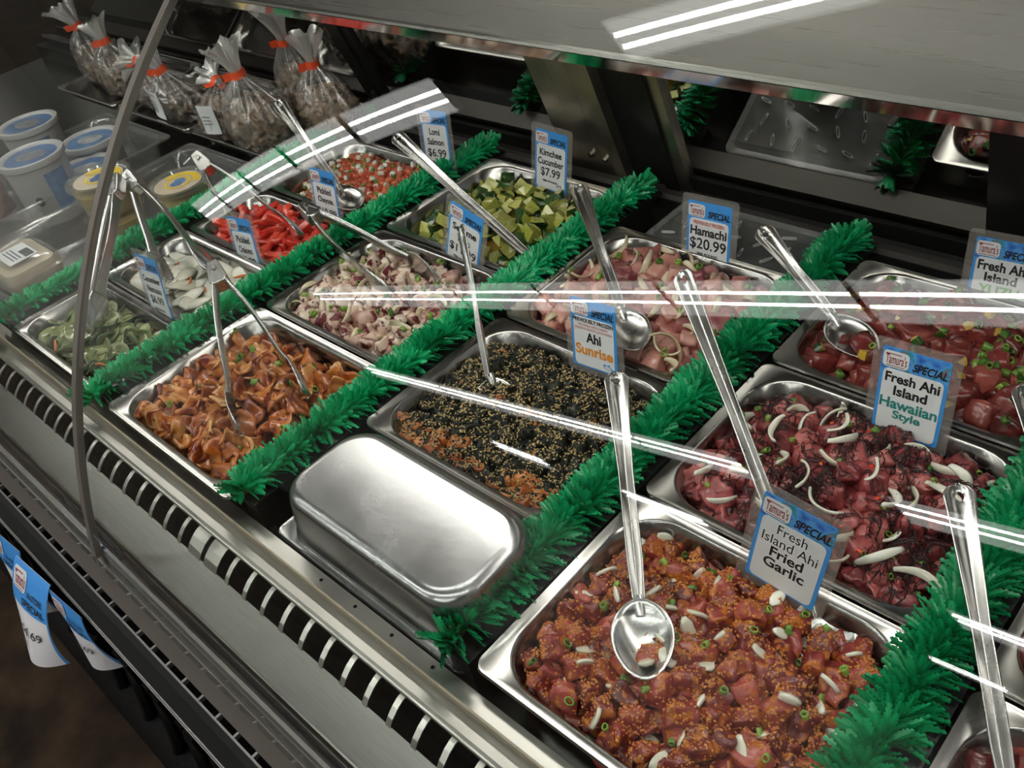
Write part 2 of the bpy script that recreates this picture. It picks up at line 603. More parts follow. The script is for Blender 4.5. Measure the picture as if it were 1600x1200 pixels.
def pane(x0, x1, r0=0.0):
    mb = MB()
    N = 72
    rings = []
    for x in (x0, x1):
        rings.append([(x, *arc_pt(A0 + (A1 - A0) * i / N, r0)) for i in range(N + 1)] + [(x, *arc_pt(A0 + (A1 - A0) * i / N, r0 - 0.005)) for i in range(N, -1, -1)])
    mb.loft(rings, 0, True, (False, False))
    return mb.build('glass_pane', M_GLASS, case, angle=40)


pane(XS + 0.004, XR)
pane(XL, XS - 0.004)
sm = MB()
N = 60
rings = []
for i in range(N + 1):
    a = A0 + 0.015 + (A1 - A0 - 0.02) * i / N
    y0, z0 = arc_pt(a, 0.0015)
    y1, z1 = arc_pt(a, -0.0065)
    rings.append([(XS - 0.0055, y0, z0), (XS + 0.0055, y0, z0), (XS + 0.0055, y1, z1), (XS - 0.0055, y1, z1)])
sm.loft(rings, 0, True, (True, True))
sm.build('pane_seal', M_GLASS_EDGE, case, angle=40)

# steel top with polished hem, tube under it
ax('canopy', [(0.467, 0.5000), (0.4678, 0.5020), (0.471, 0.5028), (1.05, 0.5035), (1.05, 0.497), (0.75, 0.490), (0.482, 0.490), (0.481, 0.4925)], M_STEEL_BRUSH)
ax('canopy_hem', [(0.4668, 0.4995), (0.4800, 0.4855), (0.490, 0.4830), (0.490, 0.4860), (0.4815, 0.4885), (0.4705, 0.4985)], M_POLISHED)
ax('canopy_back', [(1.0, 0.509), (1.0, 0.78), (1.03, 0.78), (1.03, 0.509)], M_STEEL_BRUSH)
lamp = MB()
lamp.extrude_x([(0.540, 0.488), (0.540, 0.470), (0.546, 0.465), (0.552, 0.478), (0.624, 0.478), (0.630, 0.465), (0.636, 0.470), (0.636, 0.488)], -2.6, 0.6)
lampo = lamp.build('lamp_reflector', M_HOUSING, case)
for x0 in (-2.55, -1.25, 0.0 - 0.6 + 0.65):
    tb = MB()
    tb.tube([(x0, 0.588, 0.464), (x0 + (1.2 if x0 < -0.1 else 0.5), 0.588, 0.464)], 0.012, 10)
    tb.build('lamp_tube', M_CASE_TUBE, lampo, smooth=True)

# rear sliding doors: mirrors leaning in towards the top, frames and steel post
TL = 0.3214


def my(z, d=0.0):
    """y of the mirror plane at height z, d metres in front of it."""
    return 1.122 - TL * z - d * 1.05


def leaning(name, x0, x1, z0, z1, d0, d1, m, parent=None):
    mb = MB()
    vs = []
    for x in (x0, x1):
        for z, d in ((z0, d0), (z1, d0), (z1, d1), (z0, d1)):
            vs.append((x, my(z, d), z))
    mb.add(vs, [(0, 1, 2, 3), (7, 6, 5, 4), (0, 4, 5, 1), (1, 5, 6, 2), (2, 6, 7, 3), (3, 7, 4, 0)])
    return mb.build(name, m, parent or case)


for x0, x1 in ((XL, -1.61), (-1.552, -1.055), (-0.80, -0.318), (-0.26, XR)):
    leaning('rear_mirror', x0, x1, -0.004, 0.49, 0.0, -0.006, M_MIRROR)
    leaning('mirror_rail', x0, x1, -0.034, -0.004, 0.004, -0.008, M_BLACK)
leaning('door_frame', -1.615, -1.575, -0.034, 0.49, 0.012, -0.01, M_BLACK)
leaning('door_frame', -1.575, -1.550, -0.034, 0.49, 0.006, -0.01, M_BLACK)
leaning('door_frame', -0.915, -0.842, -0.034, 0.49, 0.006, -0.01, M_BLACK)
leaning('door_frame', -0.842, -0.818, -0.034, 0.49, 0.016, -0.01, M_BLACK)
leaning('door_frame', -0.818, -0.797, -0.034, 0.49, 0.010, -0.01, M_STEEL_POST)
leaning('door_frame', -0.320, -0.255, -0.034, 0.49, 0.02, -0.01, M_BLACK)
post = leaning('steel_post', -1.056, -1.012, -0.06, 0.49, 0.018, -0.01, M_STEEL_POST)
leaning('post_plate', -1.0115, -0.968, -0.06, 0.49, 0.018, -0.01, M_STEEL_POST, post)
leaning('post_plate', -0.9675, -0.937, -0.06, 0.49, 0.018, -0.01, M_STEEL_POST, post)
leaning('post_flange', -0.937, -0.914, -0.06, 0.49, 0.026, -0.01, M_STEEL_POST, post)
for x, z in ((-0.985, 0.012), (-0.957, 0.006)):
    mb = MB()
    y = my(z, 0.018)
    mb.tube([(x, y + 0.002, z), (x, y - 0.007, z - 0.002)], 0.005, 6)
    mb.build('post_bolt', M_STEEL_DECK, post)

# ------------------------------------------------------------------ pans
PAN_HX, PAN_D = 0.1625, 0.1325


def pan_mesh(hx, hy, depth=0.065, flange=0.015, r_in=0.052, tp=1.0):
    mb = MB()
    R_ = lambda ix, iy, r, z: [(x, y, z) for x, y in round_rect(ix, iy, r, 7)]
    fl = flange
    rings = [R_(hx - 0.0015, hy - 0.0015, 0.013, -0.0045), R_(hx, hy, 0.014, -0.002), R_(hx - 0.0015, hy - 0.0015, 0.013, 0.0005), R_(hx - 0.004, hy - 0.004, 0.012, 0.0),
             R_(hx - fl + 0.003, hy - fl + 0.003, r_in, -0.0008), R_(hx - fl, hy - fl, r_in, -0.003), R_(hx - fl - 0.0015 * tp, hy - fl - 0.0015 * tp, r_in, -0.012),
             R_(hx - fl - 0.004 * tp, hy - fl - 0.004 * tp, r_in, -0.0145), R_(hx - fl - 0.008 * tp, hy - fl - 0.008 * tp, r_in, -depth + 0.012),
             R_(hx - fl - 0.013 * tp, hy - fl - 0.013 * tp, r_in - 0.004, -depth + 0.002), R_(hx - fl - 0.022 * tp, hy - fl - 0.022 * tp, r_in - 0.008, -depth)]
    inner = rings
    outer = [R_(hx - fl - 0.021 * tp, hy - fl - 0.021 * tp, r_in - 0.008, -depth - 0.0012), R_(hx - fl - 0.016 * tp, hy - fl - 0.016 * tp, r_in - 0.005, -depth - 0.0006), R_(hx - fl - 0.0110 * tp, hy - fl - 0.0110 * tp, r_in - 0.003, -depth + 0.0022),
             R_(hx - fl - 0.0075 * tp, hy - fl - 0.0075 * tp, r_in, -depth + 0.006), R_(hx - fl - 0.0055 * tp, hy - fl - 0.0055 * tp, r_in, -depth + 0.013), R_(hx - fl - 0.0015 * tp, hy - fl - 0.0015 * tp, r_in, -0.0150), R_(hx - fl, hy - fl, r_in, -0.012),
             R_(hx - fl + 0.0015, hy - fl + 0.0015, r_in, -0.0045), R_(hx - 0.004, hy - 0.004, 0.012, -0.003), R_(hx - 0.0016, hy - 0.0016, 0.013, -0.0046)]
    mb.loft(inner, 0, True, (False, True))
    mb.loft(list(reversed(outer)), 0, True, (False, False))
    mb.add(outer[0], [tuple(range(len(outer[0]) - 1, -1, -1))])
    return mb


def add_pan(cx, y0, y1, label, z=0.0, flip=False, mat=None, depth=0.065, name='food_pan', hx=PAN_HX, cat='food pan', group='steel food pans in the case', rz=0.0, flange=0.014, tp=1.0):
    hy = (y1 - y0) / 2
    r = min(0.052, hy * 0.5)
    o = pan_mesh(hx, hy, depth, flange, r, tp).build(name, mat or M_STEEL_PAN, None, angle=50)
    o.location = (cx, (y0 + y1) / 2, z)
    o.rotation_euler = (math.pi if flip else 0, 0, rz)
    tag(o, label, cat, group)
    return o


CXA, CXB, CXC, CXD, CXE = -1.366, -1.0085, -0.6485, -0.2845, 0.077
PANS = {}


def regpan(k, cx, y0, y1, label, **kw):
    PANS[k] = (cx, (y0 + y1) / 2, PAN_HX, (y1 - y0) / 2)
    return add_pan(cx, y0, y1, label, **kw)


regpan('A1', CXA, 0.228, 0.398, 'small steel pan of thin green cucumber slices, nearest the glass')
regpan('A2', CXA, 0.402, 0.572, 'small steel pan of white pickled onion petals behind the cucumber salad')
regpan('A3', CXA, 0.576, 0.744, 'small steel pan of bright red pickled chayote strips')
regpan('A4', CXA, 0.750, 0.975, 'small steel pan of diced tomato and salmon in the far row')
regpan('B1', CXB, 0.222, 0.496, 'steel pan of glossy orange seasoned slices beside the upturned pan')
regpan('B2', CXB, 0.500, 0.752, 'steel pan of purple and white octopus slices with tongs resting in it')
regpan('B3', CXB, 0.756, 1.028, 'steel pan of chunky green skinned cucumber pieces')
regpan('C2', CXC, 0.407, 0.669, 'steel pan covered in black seaweed and sesame seeds')
regpan('C3', CXC, 0.673, 0.940, 'steel pan of pale pink fish cubes with onion rings')
regpan('D1', CXD, 0.241, 0.504, 'steel pan of red tuna cubes crusted in orange garlic crumbs, closest to the camera')
regpan('D2', CXD, 0.508, 0.766, 'steel pan of red tuna with dark branching seaweed and onion')
regpan('D3', CXD, 0.770, 1.022, 'steel pan of large red tuna pieces with yellow cubes, at the back')
regpan('E1', CXE, 0.222, 0.486, 'steel pan at the bottom right edge holding a long spoon')
regpan('E2', CXE, 0.490, 0.754, 'steel pan with a reddish filling, cut off by the right edge')
inv = add_pan(-0.6225, 0.236, 0.404, 'empty scratched steel pan turned upside down in front of the sesame pan', z=-0.031, flip=True, mat=M_STEEL_WORN, depth=0.072, flange=0.010, tp=0.95)

for y in (0.2425, 0.398):
    sup = MB()
    sup.box((-0.80, y - 0.004, -0.0755), (-0.482, y + 0.004, -0.0355))
    sup.build('support_bar', M_BLACK, case)

# ------------------------------------------------------------------ dividers and plastic parsley garnish
def leaf_verts(L, W, teeth, curl, rnd):
    """A saw-toothed blade along +z, width along x, folded a little on its midrib."""
    prof = []
    for i in range(teeth):
        t0, t1 = i / teeth, (i + 0.62) / teeth
        w = W * (0.45 + 0.75 * math.sin(math.pi * min(1, 0.18 + 0.80 * t1)))
        prof.append((t0, w * 0.62))
        prof.append((t1, w * rnd.uniform(0.85, 1.12)))
    prof.append((1.0, 0.0))
    vs, fs = [], []
    for t, w in prof:
        z = L * t
        y = curl * t * t * L
        vs += [(-w, y + w * 0.35, z), (0, y, z), (w, y + w * 0.35, z)]
    for i in range(len(prof) - 1):
        a = 3 * i
        fs += [(a, a + 1, a + 4, a + 3), (a + 1, a + 2, a + 5, a + 4)]
    return vs, fs


def garnish(x, y0, y1, label, seed, dense=1.0, zb=-0.002, lift=1.0):
    rnd = random.Random(seed)
    mb = MB()
    y = y0
    while y < y1:
        clump = noise.noise((x * 3.1, y * 16, 1.5))
        tilt = -0.25 - 0.75 * clump + rnd.gauss(0, 0.10)
        yaw = 0.7 * noise.noise((x * 5, y * 20, 8.0)) + rnd.gauss(0, 0.12)
        frame = Matrix.Rotation(yaw, 3, 'Z') @ Matrix.Rotation(tilt, 3, 'X')
        RF = (0.033 + 0.007 * noise.noise((x, y * 30, 3))) * lift
        NF = 12
        for k in range(NF):
            a = -1.62 + 3.24 * k / (NF - 1) + rnd.gauss(0, 0.05)
            L = RF * rnd.uniform(0.84, 1.08) * (1 - 0.22 * math.cos(a))
            vs, fs = leaf_verts(L, rnd.uniform(0.0034, 0.0050), 7, rnd.uniform(-0.12, 0.22), rnd)
            rot = frame @ Matrix.Rotation(a, 3, 'Y') @ Matrix.Rotation(rnd.gauss(0.5, 0.5), 3, 'Z')
            base = Vector((x + 0.004 * math.sin(a), y + rnd.uniform(-0.0015, 0.0015), zb + 0.002))
            mb.add([base + rot @ Vector(v) for v in vs], fs)
        y += rnd.uniform(0.0062, 0.0090) / dense
    # the folded cuffs that close each end of the strip
    for ye, s in ((y0, -1), (y1, 1)):
        for k in range(10):
            a = -1.4 + 2.8 * k / 9
            vs, fs = leaf_verts(0.032 * rnd.uniform(0.85, 1.1) * lift, 0.0075, 7, 0.2, rnd)
            rot = Euler((-s * 0.95 + rnd.gauss(0, 0.15), a, 0), 'XYZ').to_matrix()
            base = Vector((x, ye, zb + 0.004))
            mb.add([base + rot @ Vector(v) for v in vs], fs)
    mb.tube([(x, y0, zb + 0.002), (x, y1, zb + 0.002)], 0.004, 6)
    o = mb.build('garnish_strip', M_GREEN)
    tag(o, label, 'plastic garnish', 'green plastic garnish strips between the pans')
    return o


def divider(x, y0, y1, label):
    mb = MB()
    mb.box((x - 0.013, max(y0 - 0.006, 0.234), -0.0755), (x + 0.0165, min(y1 + 0.012, 1.033), -0.0045))
    if y1 > 1.02:
        mb.box((x - 0.013, 1.033, -0.0095), (x + 0.0165, y1 + 0.012, -0.0045))
    mb.box((x + 0.0145, max(y0 - 0.006, 0.234), -0.0045), (x + 0.0165, y1 + 0.004, -0.001))
    o = mb.build('pan_divider', M_BLACK)
    tag(o, label, 'pan divider', 'black dividers between the rows of pans')
    return o


STRIPS = [(XD[0], 0.27, 0.98, 'green garnish strip rising from the bottom right corner beside the long spoon'),
          (XD[1], 0.247, 1.055, 'green garnish strip between the garlic tuna pan and the upturned pan'),
          (XD[2], 0.245, 1.05, 'green garnish strip between the orange slices and the sesame pan'),
          (XD[3], 0.222, 1.055, 'green garnish strip between the red chayote and the octopus pan'),
          (XD[4], 0.225, 1.045, 'green garnish strip farthest left, in front of the bags and dip cups')]
for i, (x, y0, y1, lb) in enumerate(STRIPS):
    garnish(x - 0.017, y0, y1, lb, 11 + i, zb=0.002)
    divider(x, y0, y1, lb.replace('green garnish strip', 'black divider under the green garnish'))

# ------------------------------------------------------------------ price tags
_TXT = {}


def text_verts(body, bold=0.0, shear=0.0):
    k = (body, bold, shear)
    if k not in _TXT:
        cu = bpy.data.curves.new('lettering', 'FONT')
        cu.body = body
        cu.offset = bold
        cu.shear = shear
        cu.resolution_u = 4
        ob = bpy.data.objects.new('lettering', cu)
        COL.objects.link(ob)
        dg = bpy.context.evaluated_depsgraph_get()
        me = bpy.data.meshes.new_from_object(ob.evaluated_get(dg))
        vs = [tuple(v.co) for v in me.vertices]
        fs = [tuple(p.vertices) for p in me.polygons]
        bpy.data.objects.remove(ob)
        bpy.data.curves.remove(cu)
        bpy.data.meshes.remove(me)
        _TXT[k] = (vs, fs)
    return _TXT[k]


def lettering(parent, body, u, v, w, h, m, bold=0.02, shear=0.0, dy=-0.0012, align='c', name='lettering', bend=None):
    """Flat printed text fitted into a box w by h whose centre is (u, v) on the tag face."""
    vs, fs = text_verts(body, bold, shear)
    x0, x1 = min(a[0] for a in vs), max(a[0] for a in vs)
    y0, y1 = min(a[1] for a in vs), max(a[1] for a in vs)
    sx, sy = w / (x1 - x0), h / (y1 - y0)
    mb = MB()
    pts = []
    for a in vs:
        px, pz = u + (a[0] - (x0 + x1) / 2) * sx, v + (a[1] - (y0 + y1) / 2) * sy
        pts.append((px, dy + (bend(px, pz) if bend else 0), pz))
    mb.add(pts, fs)
    return mb.build(name, m, parent)


def plate(parent, name, u, v, w, h, r, y0, y1, m, n=5, bend=None, top_square=False):
    """A thin rounded card between depths y0 (front) and y1."""
    ring = round_rect(w / 2, h / 2, r, n)
    mb = MB()
    f = lambda y: [(u + a, y + (bend(u + a, v + b) if bend else 0), v + b) for a, b in ring]
    mb.loft([f(y0), f(y1)], 0, True, (True, True))
    return mb.build(name, m, parent)


def fish(parent, u, v, s, m):
    mb = MB()
    pts = []
    for i in range(24):
        a = 2 * math.pi * i / 24
        pts.append((u + s * math.cos(a), -0.0012, v + s * 0.38 * math.sin(a) * (1 - 0.3 * math.cos(a)) - s * 0.25 * math.cos(a)))
    inn = [(u + (p[0] - u) * 0.72, p[1], v + (p[2] - v) * 0.72 - 0.0002) for p in pts]
    mb.loft([pts, inn], 0, True)
    mb.add([(u + s * 0.9, -0.0012, v - s * 0.25), (u + s * 1.5, -0.0012, v + s * 0.1), (u + s * 1.3, -0.0012, v - s * 0.3), (u + s * 1.5, -0.0012, v - s * 0.7)], [(0, 1, 2), (0, 2, 3)])
    mb.add([(u - s * 0.1, -0.0012, v + s * 0.35), (u + s * 0.35, -0.0012, v + s * 0.75), (u + s * 0.3, -0.0012, v + s * 0.25)], [(0, 1, 2)])
    return mb.build('fish_mark', m, parent)


def logo(parent, u, v, w, h, bend=None, dy=-0.0011):
    plate(parent, 'logo_patch', u, v, w, h, h * 0.22, dy, dy + 0.0003, M_WHITE, 4, bend)
    lettering(parent, "Tamura's", u + w * 0.02, v + h * 0.02, w * 0.84, h * 0.62, M_LOGO_INK, 0.012, dy=dy - 0.0003, bend=bend, name='logo_lettering')
    mb = MB()
    f = lambda a, b: (a, dy - 0.0003 + (bend(a, b) if bend else 0), b)
    mb.add([f(u - w * 0.42, v + h * 0.30), f(u + w * 0.20, v + h * 0.30), f(u + w * 0.20, v + h * 0.35), f(u - w * 0.42, v + h * 0.35)], [(0, 1, 2, 3)])
    mb.add([f(u - w * 0.36, v - h * 0.42), f(u + w * 0.38, v - h * 0.42), f(u + w * 0.38, v - h * 0.38), f(u - w * 0.36, v - h * 0.38)], [(0, 1, 2, 3)])
    mb.build('logo_rule', M_LOGO_INK, parent)


CW, CH = 0.072, 0.104


def price_tag(tl, roll, label, lines, picture=False, ch=CH, tilt=0.2):
    """tl: top left corner of the printed card in the room; lines: (text, v from card top, width, height, ink, bold)."""
    t = thing('price_tag', label, 'price tag', group='price tags standing in the case')
    ta = math.atan(tilt)
    rot = Matrix.Rotation(-ta, 3, 'X') @ Matrix.Rotation(math.radians(-roll), 3, 'Y')
    org = Vector(tl) - rot @ Vector((-CW / 2, 0, ch))
    t.matrix_basis = Matrix.Translation(org) @ rot.to_4x4()
    plate(t, 'tag_sleeve', 0, ch / 2, CW + 0.020, ch + 0.018, 0.006, 0.0003, 0.0014, M_HOLDER)
    plate(t, 'tag_card', 0, ch / 2, CW, ch, 0.003, -0.0002, 0.0003, M_BLUE)
    if picture:
        plate(t, 'tag_picture', 0, ch - 0.0135, CW - 0.001, 0.026, 0.002, -0.0004, -0.0002, M_SEA)
    plate(t, 'tag_panel', 0, (ch - 0.0275) / 2 + 0.0025, CW - 0.008, ch - 0.0275, 0.006, -0.0008, -0.0003, M_WHITE)
    logo(t, -CW * 0.285, ch - 0.0135, CW * 0.38, 0.019)
    lettering(t, 'SPECIAL', CW * 0.22, ch - 0.0165, CW * 0.50, 0.010, M_INK, 0.025, 0.25)
    for ln in lines:
        body, v, w, h, ink, bold = ln[:6]
        lettering(t, body, ln[6] if len(ln) > 6 else 0.0, ch - v, w, h, ink, bold)
    return t


I = M_INK
price_tag((-1.362, 0.417, 0.086), 6.1, 'blue price tag reading Cucumber Namasu $6.99', [('Cucumber', 0.038, 0.058, 0.011, I, .025), ('Namasu', 0.055, 0.048, 0.011, I, .025), ('$6.99', 0.074, 0.044, 0.016, I, .014), ('PER POUND', 0.090, 0.036, 0.004, I, .032)])
price_tag((-1.366, 0.587, 0.062), 7.5, 'blue price tag reading Pickled Onions $5.99', [('Pickled', 0.038, 0.042, 0.012, I, .025), ('Onions', 0.056, 0.042, 0.012, I, .025), ('$5.99', 0.077, 0.050, 0.017, I, .014), ('PER POUND', 0.092, 0.036, 0.004, I, .032)])
price_tag((-1.351, 0.760, 0.073), 1.4, 'blue price tag reading Pickled Chayote $10.99', [('Pickled', 0.038, 0.040, 0.012, I, .025), ('Chayote', 0.056, 0.044, 0.014, I, .025), ('$10.99', 0.078, 0.056, 0.016, I, .014), ('PER POUND', 0.093, 0.036, 0.004, I, .032)])
price_tag((-1.274, 0.970, 0.102), 5.1, 'blue price tag reading Lomi Salmon $6.99', [('Lomi', 0.038, 0.028, 0.012, I, .025), ('Salmon', 0.056, 0.044, 0.012, I, .025), ('$6.99', 0.077, 0.050, 0.017, I, .014), ('PER POUND', 0.093, 0.036, 0.004, I, .032)])
price_tag((-0.985, 0.768, 0.091), -12.7, 'tilted blue price tag reading Sesame Tako $11.99', [('Sesame', 0.037, 0.052, 0.012, I, .032), ('Tako', 0.054, 0.030, 0.012, I, .0), ('$11.99', 0.073, 0.058, 0.016, I, .014), ('PER POUND', 0.088, 0.036, 0.004, I, .032)])
t = price_tag((-1.041, 1.027, 0.083), -2.3, 'blue price tag reading Kimchee Cucumber $7.99', [('Kimchee', 0.038, 0.050, 0.012, I, .028), ('Cucumber', 0.054, 0.058, 0.012, I, .028), ('$7.99', 0.073, 0.044, 0.017, I, .014), ('PER POUND', 0.088, 0.034, 0.004, I, .032)])
fish(t, 0.022, 0.010, 0.007, I)
t = price_tag((-0.6630, 0.6650, 0.0880), 4.7, 'blue price tag reading Ahi Sunrise above the sesame pan', [('PREVIOUSLY FROZEN', 0.029, 0.064, 0.0055, I, .032), ('PROCESSED WITH CARBON', 0.0355, 0.046, 0.003, M_RED_INK, 0), ('MONOXIDE TO PROMOTE COLOR RETENTION', 0.0405, 0.060, 0.003, M_RED_INK, 0), ('Ahi', 0.052, 0.024, 0.014, I, .032), ('Sunrise', 0.070, 0.060, 0.015, M_ORANGE_INK, .03)], ch=0.096)
fish(t, 0.022, 0.009, 0.008, M_BLUE)
t = price_tag((-0.676, 0.945, 0.076), 1.9, 'blue price tag reading Hamachi $20.99', [('PREVIOUSLY FROZEN', 0.031, 0.050, 0.0055, M_RED_INK, .02), ('Hamachi', 0.043, 0.060, 0.014, I, .032), ('$20.99', 0.063, 0.060, 0.019, I, .014), ('PER POUND', 0.078, 0.034, 0.0045, I, .032), ('PROCESSED WITH CARBON', 0.086, 0.040, 0.003, M_RED_INK, 0)], ch=0.100)
fish(t, 0.022, 0.012, 0.007, I)
price_tag((-0.2895, 0.4985, 0.1040), -5.2, 'picture headed price tag reading Fresh Island Ahi Fried Garlic', [('Fresh', 0.0335, 0.030, 0.011, I, 0.0), ('Island Ahi', 0.0475, 0.056, 0.011, I, 0.0), ('Fried', 0.0615, 0.034, 0.012, I, .025), ('Garlic', 0.0755, 0.042, 0.012, I, .025)], True)
price_tag((-0.3020, 0.7590, 0.0880), 2.3, 'picture headed price tag reading Fresh Ahi Island Hawaiian Style', [('Fresh Ahi', 0.0345, 0.058, 0.012, I, .032), ('Island', 0.0495, 0.036, 0.012, I, .032), ('Hawaiian', 0.0655, 0.062, 0.013, M_TEAL_INK, .03), ('Style', 0.080, 0.030, 0.013, M_TEAL_INK, .03)], True)
price_tag((-0.312, 1.033, 0.067), 3.0, 'picture headed price tag reading Fresh Ahi Island Yuzu Special', [('Fresh Ahi', 0.0345, 0.058, 0.013, I, .032), ('Island', 0.0495, 0.038, 0.012, I, .032), ('YUZU', 0.066, 0.048, 0.014, M_LIME_INK, .03), ('Special', 0.080, 0.036, 0.008, I, .025)], True)


def rail_tag(x, y, z, w, h, label, curl, price, yaw, blue=0.4):
    """A paper tag clipped under the price rail, its lower end curling."""
    t = thing('shelf_tag', label, 'shelf tag', (x, y, z), yaw, 'paper price tags hanging from the front rail')
    nx, nz = 24, 30

    def bend(u, v):
        s = max(0.0, -v / h)
        return -curl * 0.078 * s ** 0.9 * (1 - 0.22 * s) + 0.03 * s * s * (u / w) * (u / w) * 4

    for nm, u0, u1, v0, v1, dy, m in (('tag_sheet', -w / 2, w / 2, -h, 0, 0, M_WHITE), ('tag_header', -w / 2, w / 2, -h * blue, 0, -0.0005, M_BLUE),
                                      ('tag_border', -w / 2, -w / 2 + 0.0025, -h, -h * blue, -0.0005, M_BLUE), ('tag_border', w / 2 - 0.0025, w / 2, -h, -h * blue, -0.0005, M_BLUE)):
        mb = MB()
        vs = []
        for yy in (dy, dy + 0.0004):
            for j in range(nz + 1):
                for i in range(nx + 1):
                    u, v = u0 + (u1 - u0) * i / nx, v0 + (v1 - v0) * j / nz
                    vs.append((u, yy + bend(u, v), v))
        k = (nx + 1) * (nz + 1)
        fs = []
        for j in range(nz):
            for i in range(nx):
                a = j * (nx + 1) + i
                fs += [(a, a + 1, a + nx + 2, a + nx + 1), (k + a, k + a + nx + 1, k + a + nx + 2, k + a + 1)]
        mb.add(vs, fs)
        mb.build(nm, m, t, angle=30)
    logo(t, -w * 0.26, -h * 0.14, w * 0.36, h * 0.20, bend, -0.0017)
    lettering(t, 'IN-STORE', w * 0.18, -h * 0.22, w * 0.40, h * 0.06, M_INK, 0.02, dy=-0.0020, bend=bend)
    lettering(t, 'SPECIAL', w * 0.14, -h * 0.32, w * 0.60, h * 0.07, M_INK, 0.02, dy=-0.0020, bend=bend)
    lettering(t, price, w * 0.05, -h * 0.62, w * 0.56, h * 0.11, M_INK, 0.0, dy=-0.0020, bend=bend)
    bc = MB()
    rr = random.Random(3)
    u = -w * 0.34
    while u < -w * 0.05:
        bw = rr.choice((0.0004, 0.0008, 0.0012))
        bc.add([(a, -0.0020 + bend(a, b), b) for a, b in ((u, -h * 0.80), (u + bw, -h * 0.80), (u + bw, -h * 0.72), (u, -h * 0.72))], [(0, 1, 2, 3)])
        u += bw + 0.0008
    bc.build('barcode', M_INK, t)
    return t


# ------------------------------------------------------------------ spoons and tongs
def basis(a, b, hint, roll=0.0):
    """Right-handed frame at a: u towards b, n near the hint, w = n x u."""
    u = (Vector(b) - Vector(a)).normalized()
    n = Vector(hint)
    n = (n - u * n.dot(u)).normalized()
    n = Matrix.Rotation(roll, 3, u) @ n
    return u, n.cross(u), n


def spoon(top, bowl, label, roll=0.0, scale=1.0, bowl_tilt=0.0, wide=1.0, sink=None):
    if sink is not None:
        bowl = tuple(b + (b - t) * (b_ - sink) / (t_ - b_) for b, t, b_, t_ in ((b, t, bowl[2], top[2]) for b, t in zip(bowl, top)))
    t = thing('serving_spoon', label, 'serving spoon', top, group='steel serving spoons in the food pans')
    A, B = Vector(top), Vector(bowl)
    mid = (A + B) / 2
    u, w, n = basis(A, B, CAM_P * 0.4 + Vector((0, 0, 1.2)) - mid, roll)
    L = (B - A).length
    LH = L - 0.040 * scale
    R0 = 0.0142 * wide
    mb = MB()
    us = [R0 * (1 - math.cos(math.pi / 2 * i / 8)) for i in range(9)] + [R0 + 0.0022 * i for i in range(1, 12)]
    while us[-1] < LH:
        us.append(us[-1] + 0.010)
    us[-1] = LH
    NC = 14
    vs, keep = [], []
    hc, hr = 0.0135, 0.0050
    for x in us:
        hw = R0 * math.sqrt(max(0.0, 1 - ((R0 - x) / R0) ** 2)) if x < R0 else R0 + (0.0082 * wide - R0) * min(1, (x - R0) / (LH * 0.45)) ** 0.8
        hw = max(hw, 0.0012)
        for j in range(NC + 1):
            c = -1 + 2 * j / NC
            if x > LH * 0.86:
                hw2 = hw * (1 - 0.22 * (x - LH * 0.86) / (LH * 0.14))
            else:
                hw2 = hw
            cc = max(-1, min(1, c * 1.0))
            z = 0.0026 * abs(cc) ** 2.5 - 0.0018 * math.exp(-(cc / 0.35) ** 2) * min(1, x / 0.05)
            z += 0.0016 * math.exp(-((abs(cc) - 0.62) / 0.13) ** 2) * max(0, 1 - x / 0.09)
            if x > LH * 0.5:
                z += 0.0030 * cc * cc * min(1, (x / LH - 0.5) / 0.2)
            px, pv = x, hw2 * cc
            d = math.hypot(px - hc, pv)
            if hr * 0.45 < d < hr * 1.35:
                px, pv = hc + (px - hc) * hr / d, pv * hr / d
            vs.append(Vector((px, pv, z)))
    fs = []
    for i in range(len(us) - 1):
        for j in range(NC):
            a = i * (NC + 1) + j
            q = (a, a + 1, a + NC + 2, a + NC + 1)
            c = sum((vs[k] for k in q), Vector()) / 4
            if math.hypot(c.x - hc, c.y) > hr * 0.93:
                fs.append(q)
    mb.add([u * v.x + w * v.y + n * v.z for v in vs], fs)
    h = mb.build('handle', M_STEEL_UT, t, angle=60)
    so = h.modifiers.new('sheet', 'SOLIDIFY')
    so.thickness = 0.0014
    # bowl, lying flatter than the handle
    ub = Vector((u.x, u.y, u.z * 0.35 + bowl_tilt)).normalized()
    nb = (Vector((0, 0, 1)) - ub * ub.z).normalized()
    wb = nb.cross(ub)
    mb = MB()
    a_, b_, dp = 0.040 * scale, 0.029 * scale, 0.013 * scale
    rings = []
    for i in range(9):
        r = i / 8
        ring = []
        for k in range(28):
            an = 2 * math.pi * k / 28
            x = a_ * r * math.cos(an)
            y = b_ * r * math.sin(an) * (1 - 0.14 * math.cos(an))
            z = -dp * (1 - r ** 2.4) + (0.006 * max(0, -math.cos(an)) ** 6 if i == 8 else 0)
            ring.append(B - A + ub * (x + a_ * 0.05) + wb * y + nb * (z + dp * 0.45))
        rings.append(ring)
    mb.loft(rings[1:], 0, True, (True, False))
    mb.tube([u * (LH - 0.004) + n * 0.0008, u * (LH + 0.004), B - A - ub * (a_ * 0.62) + nb * (dp * 0.05)], [0.0062 * wide, 0.0060 * wide, 0.004], 10)
    b = mb.build('bowl', M_STEEL_UT, t, angle=60)
    so = b.modifiers.new('sheet', 'SOLIDIFY')
    so.thickness = 0.0012
    return t


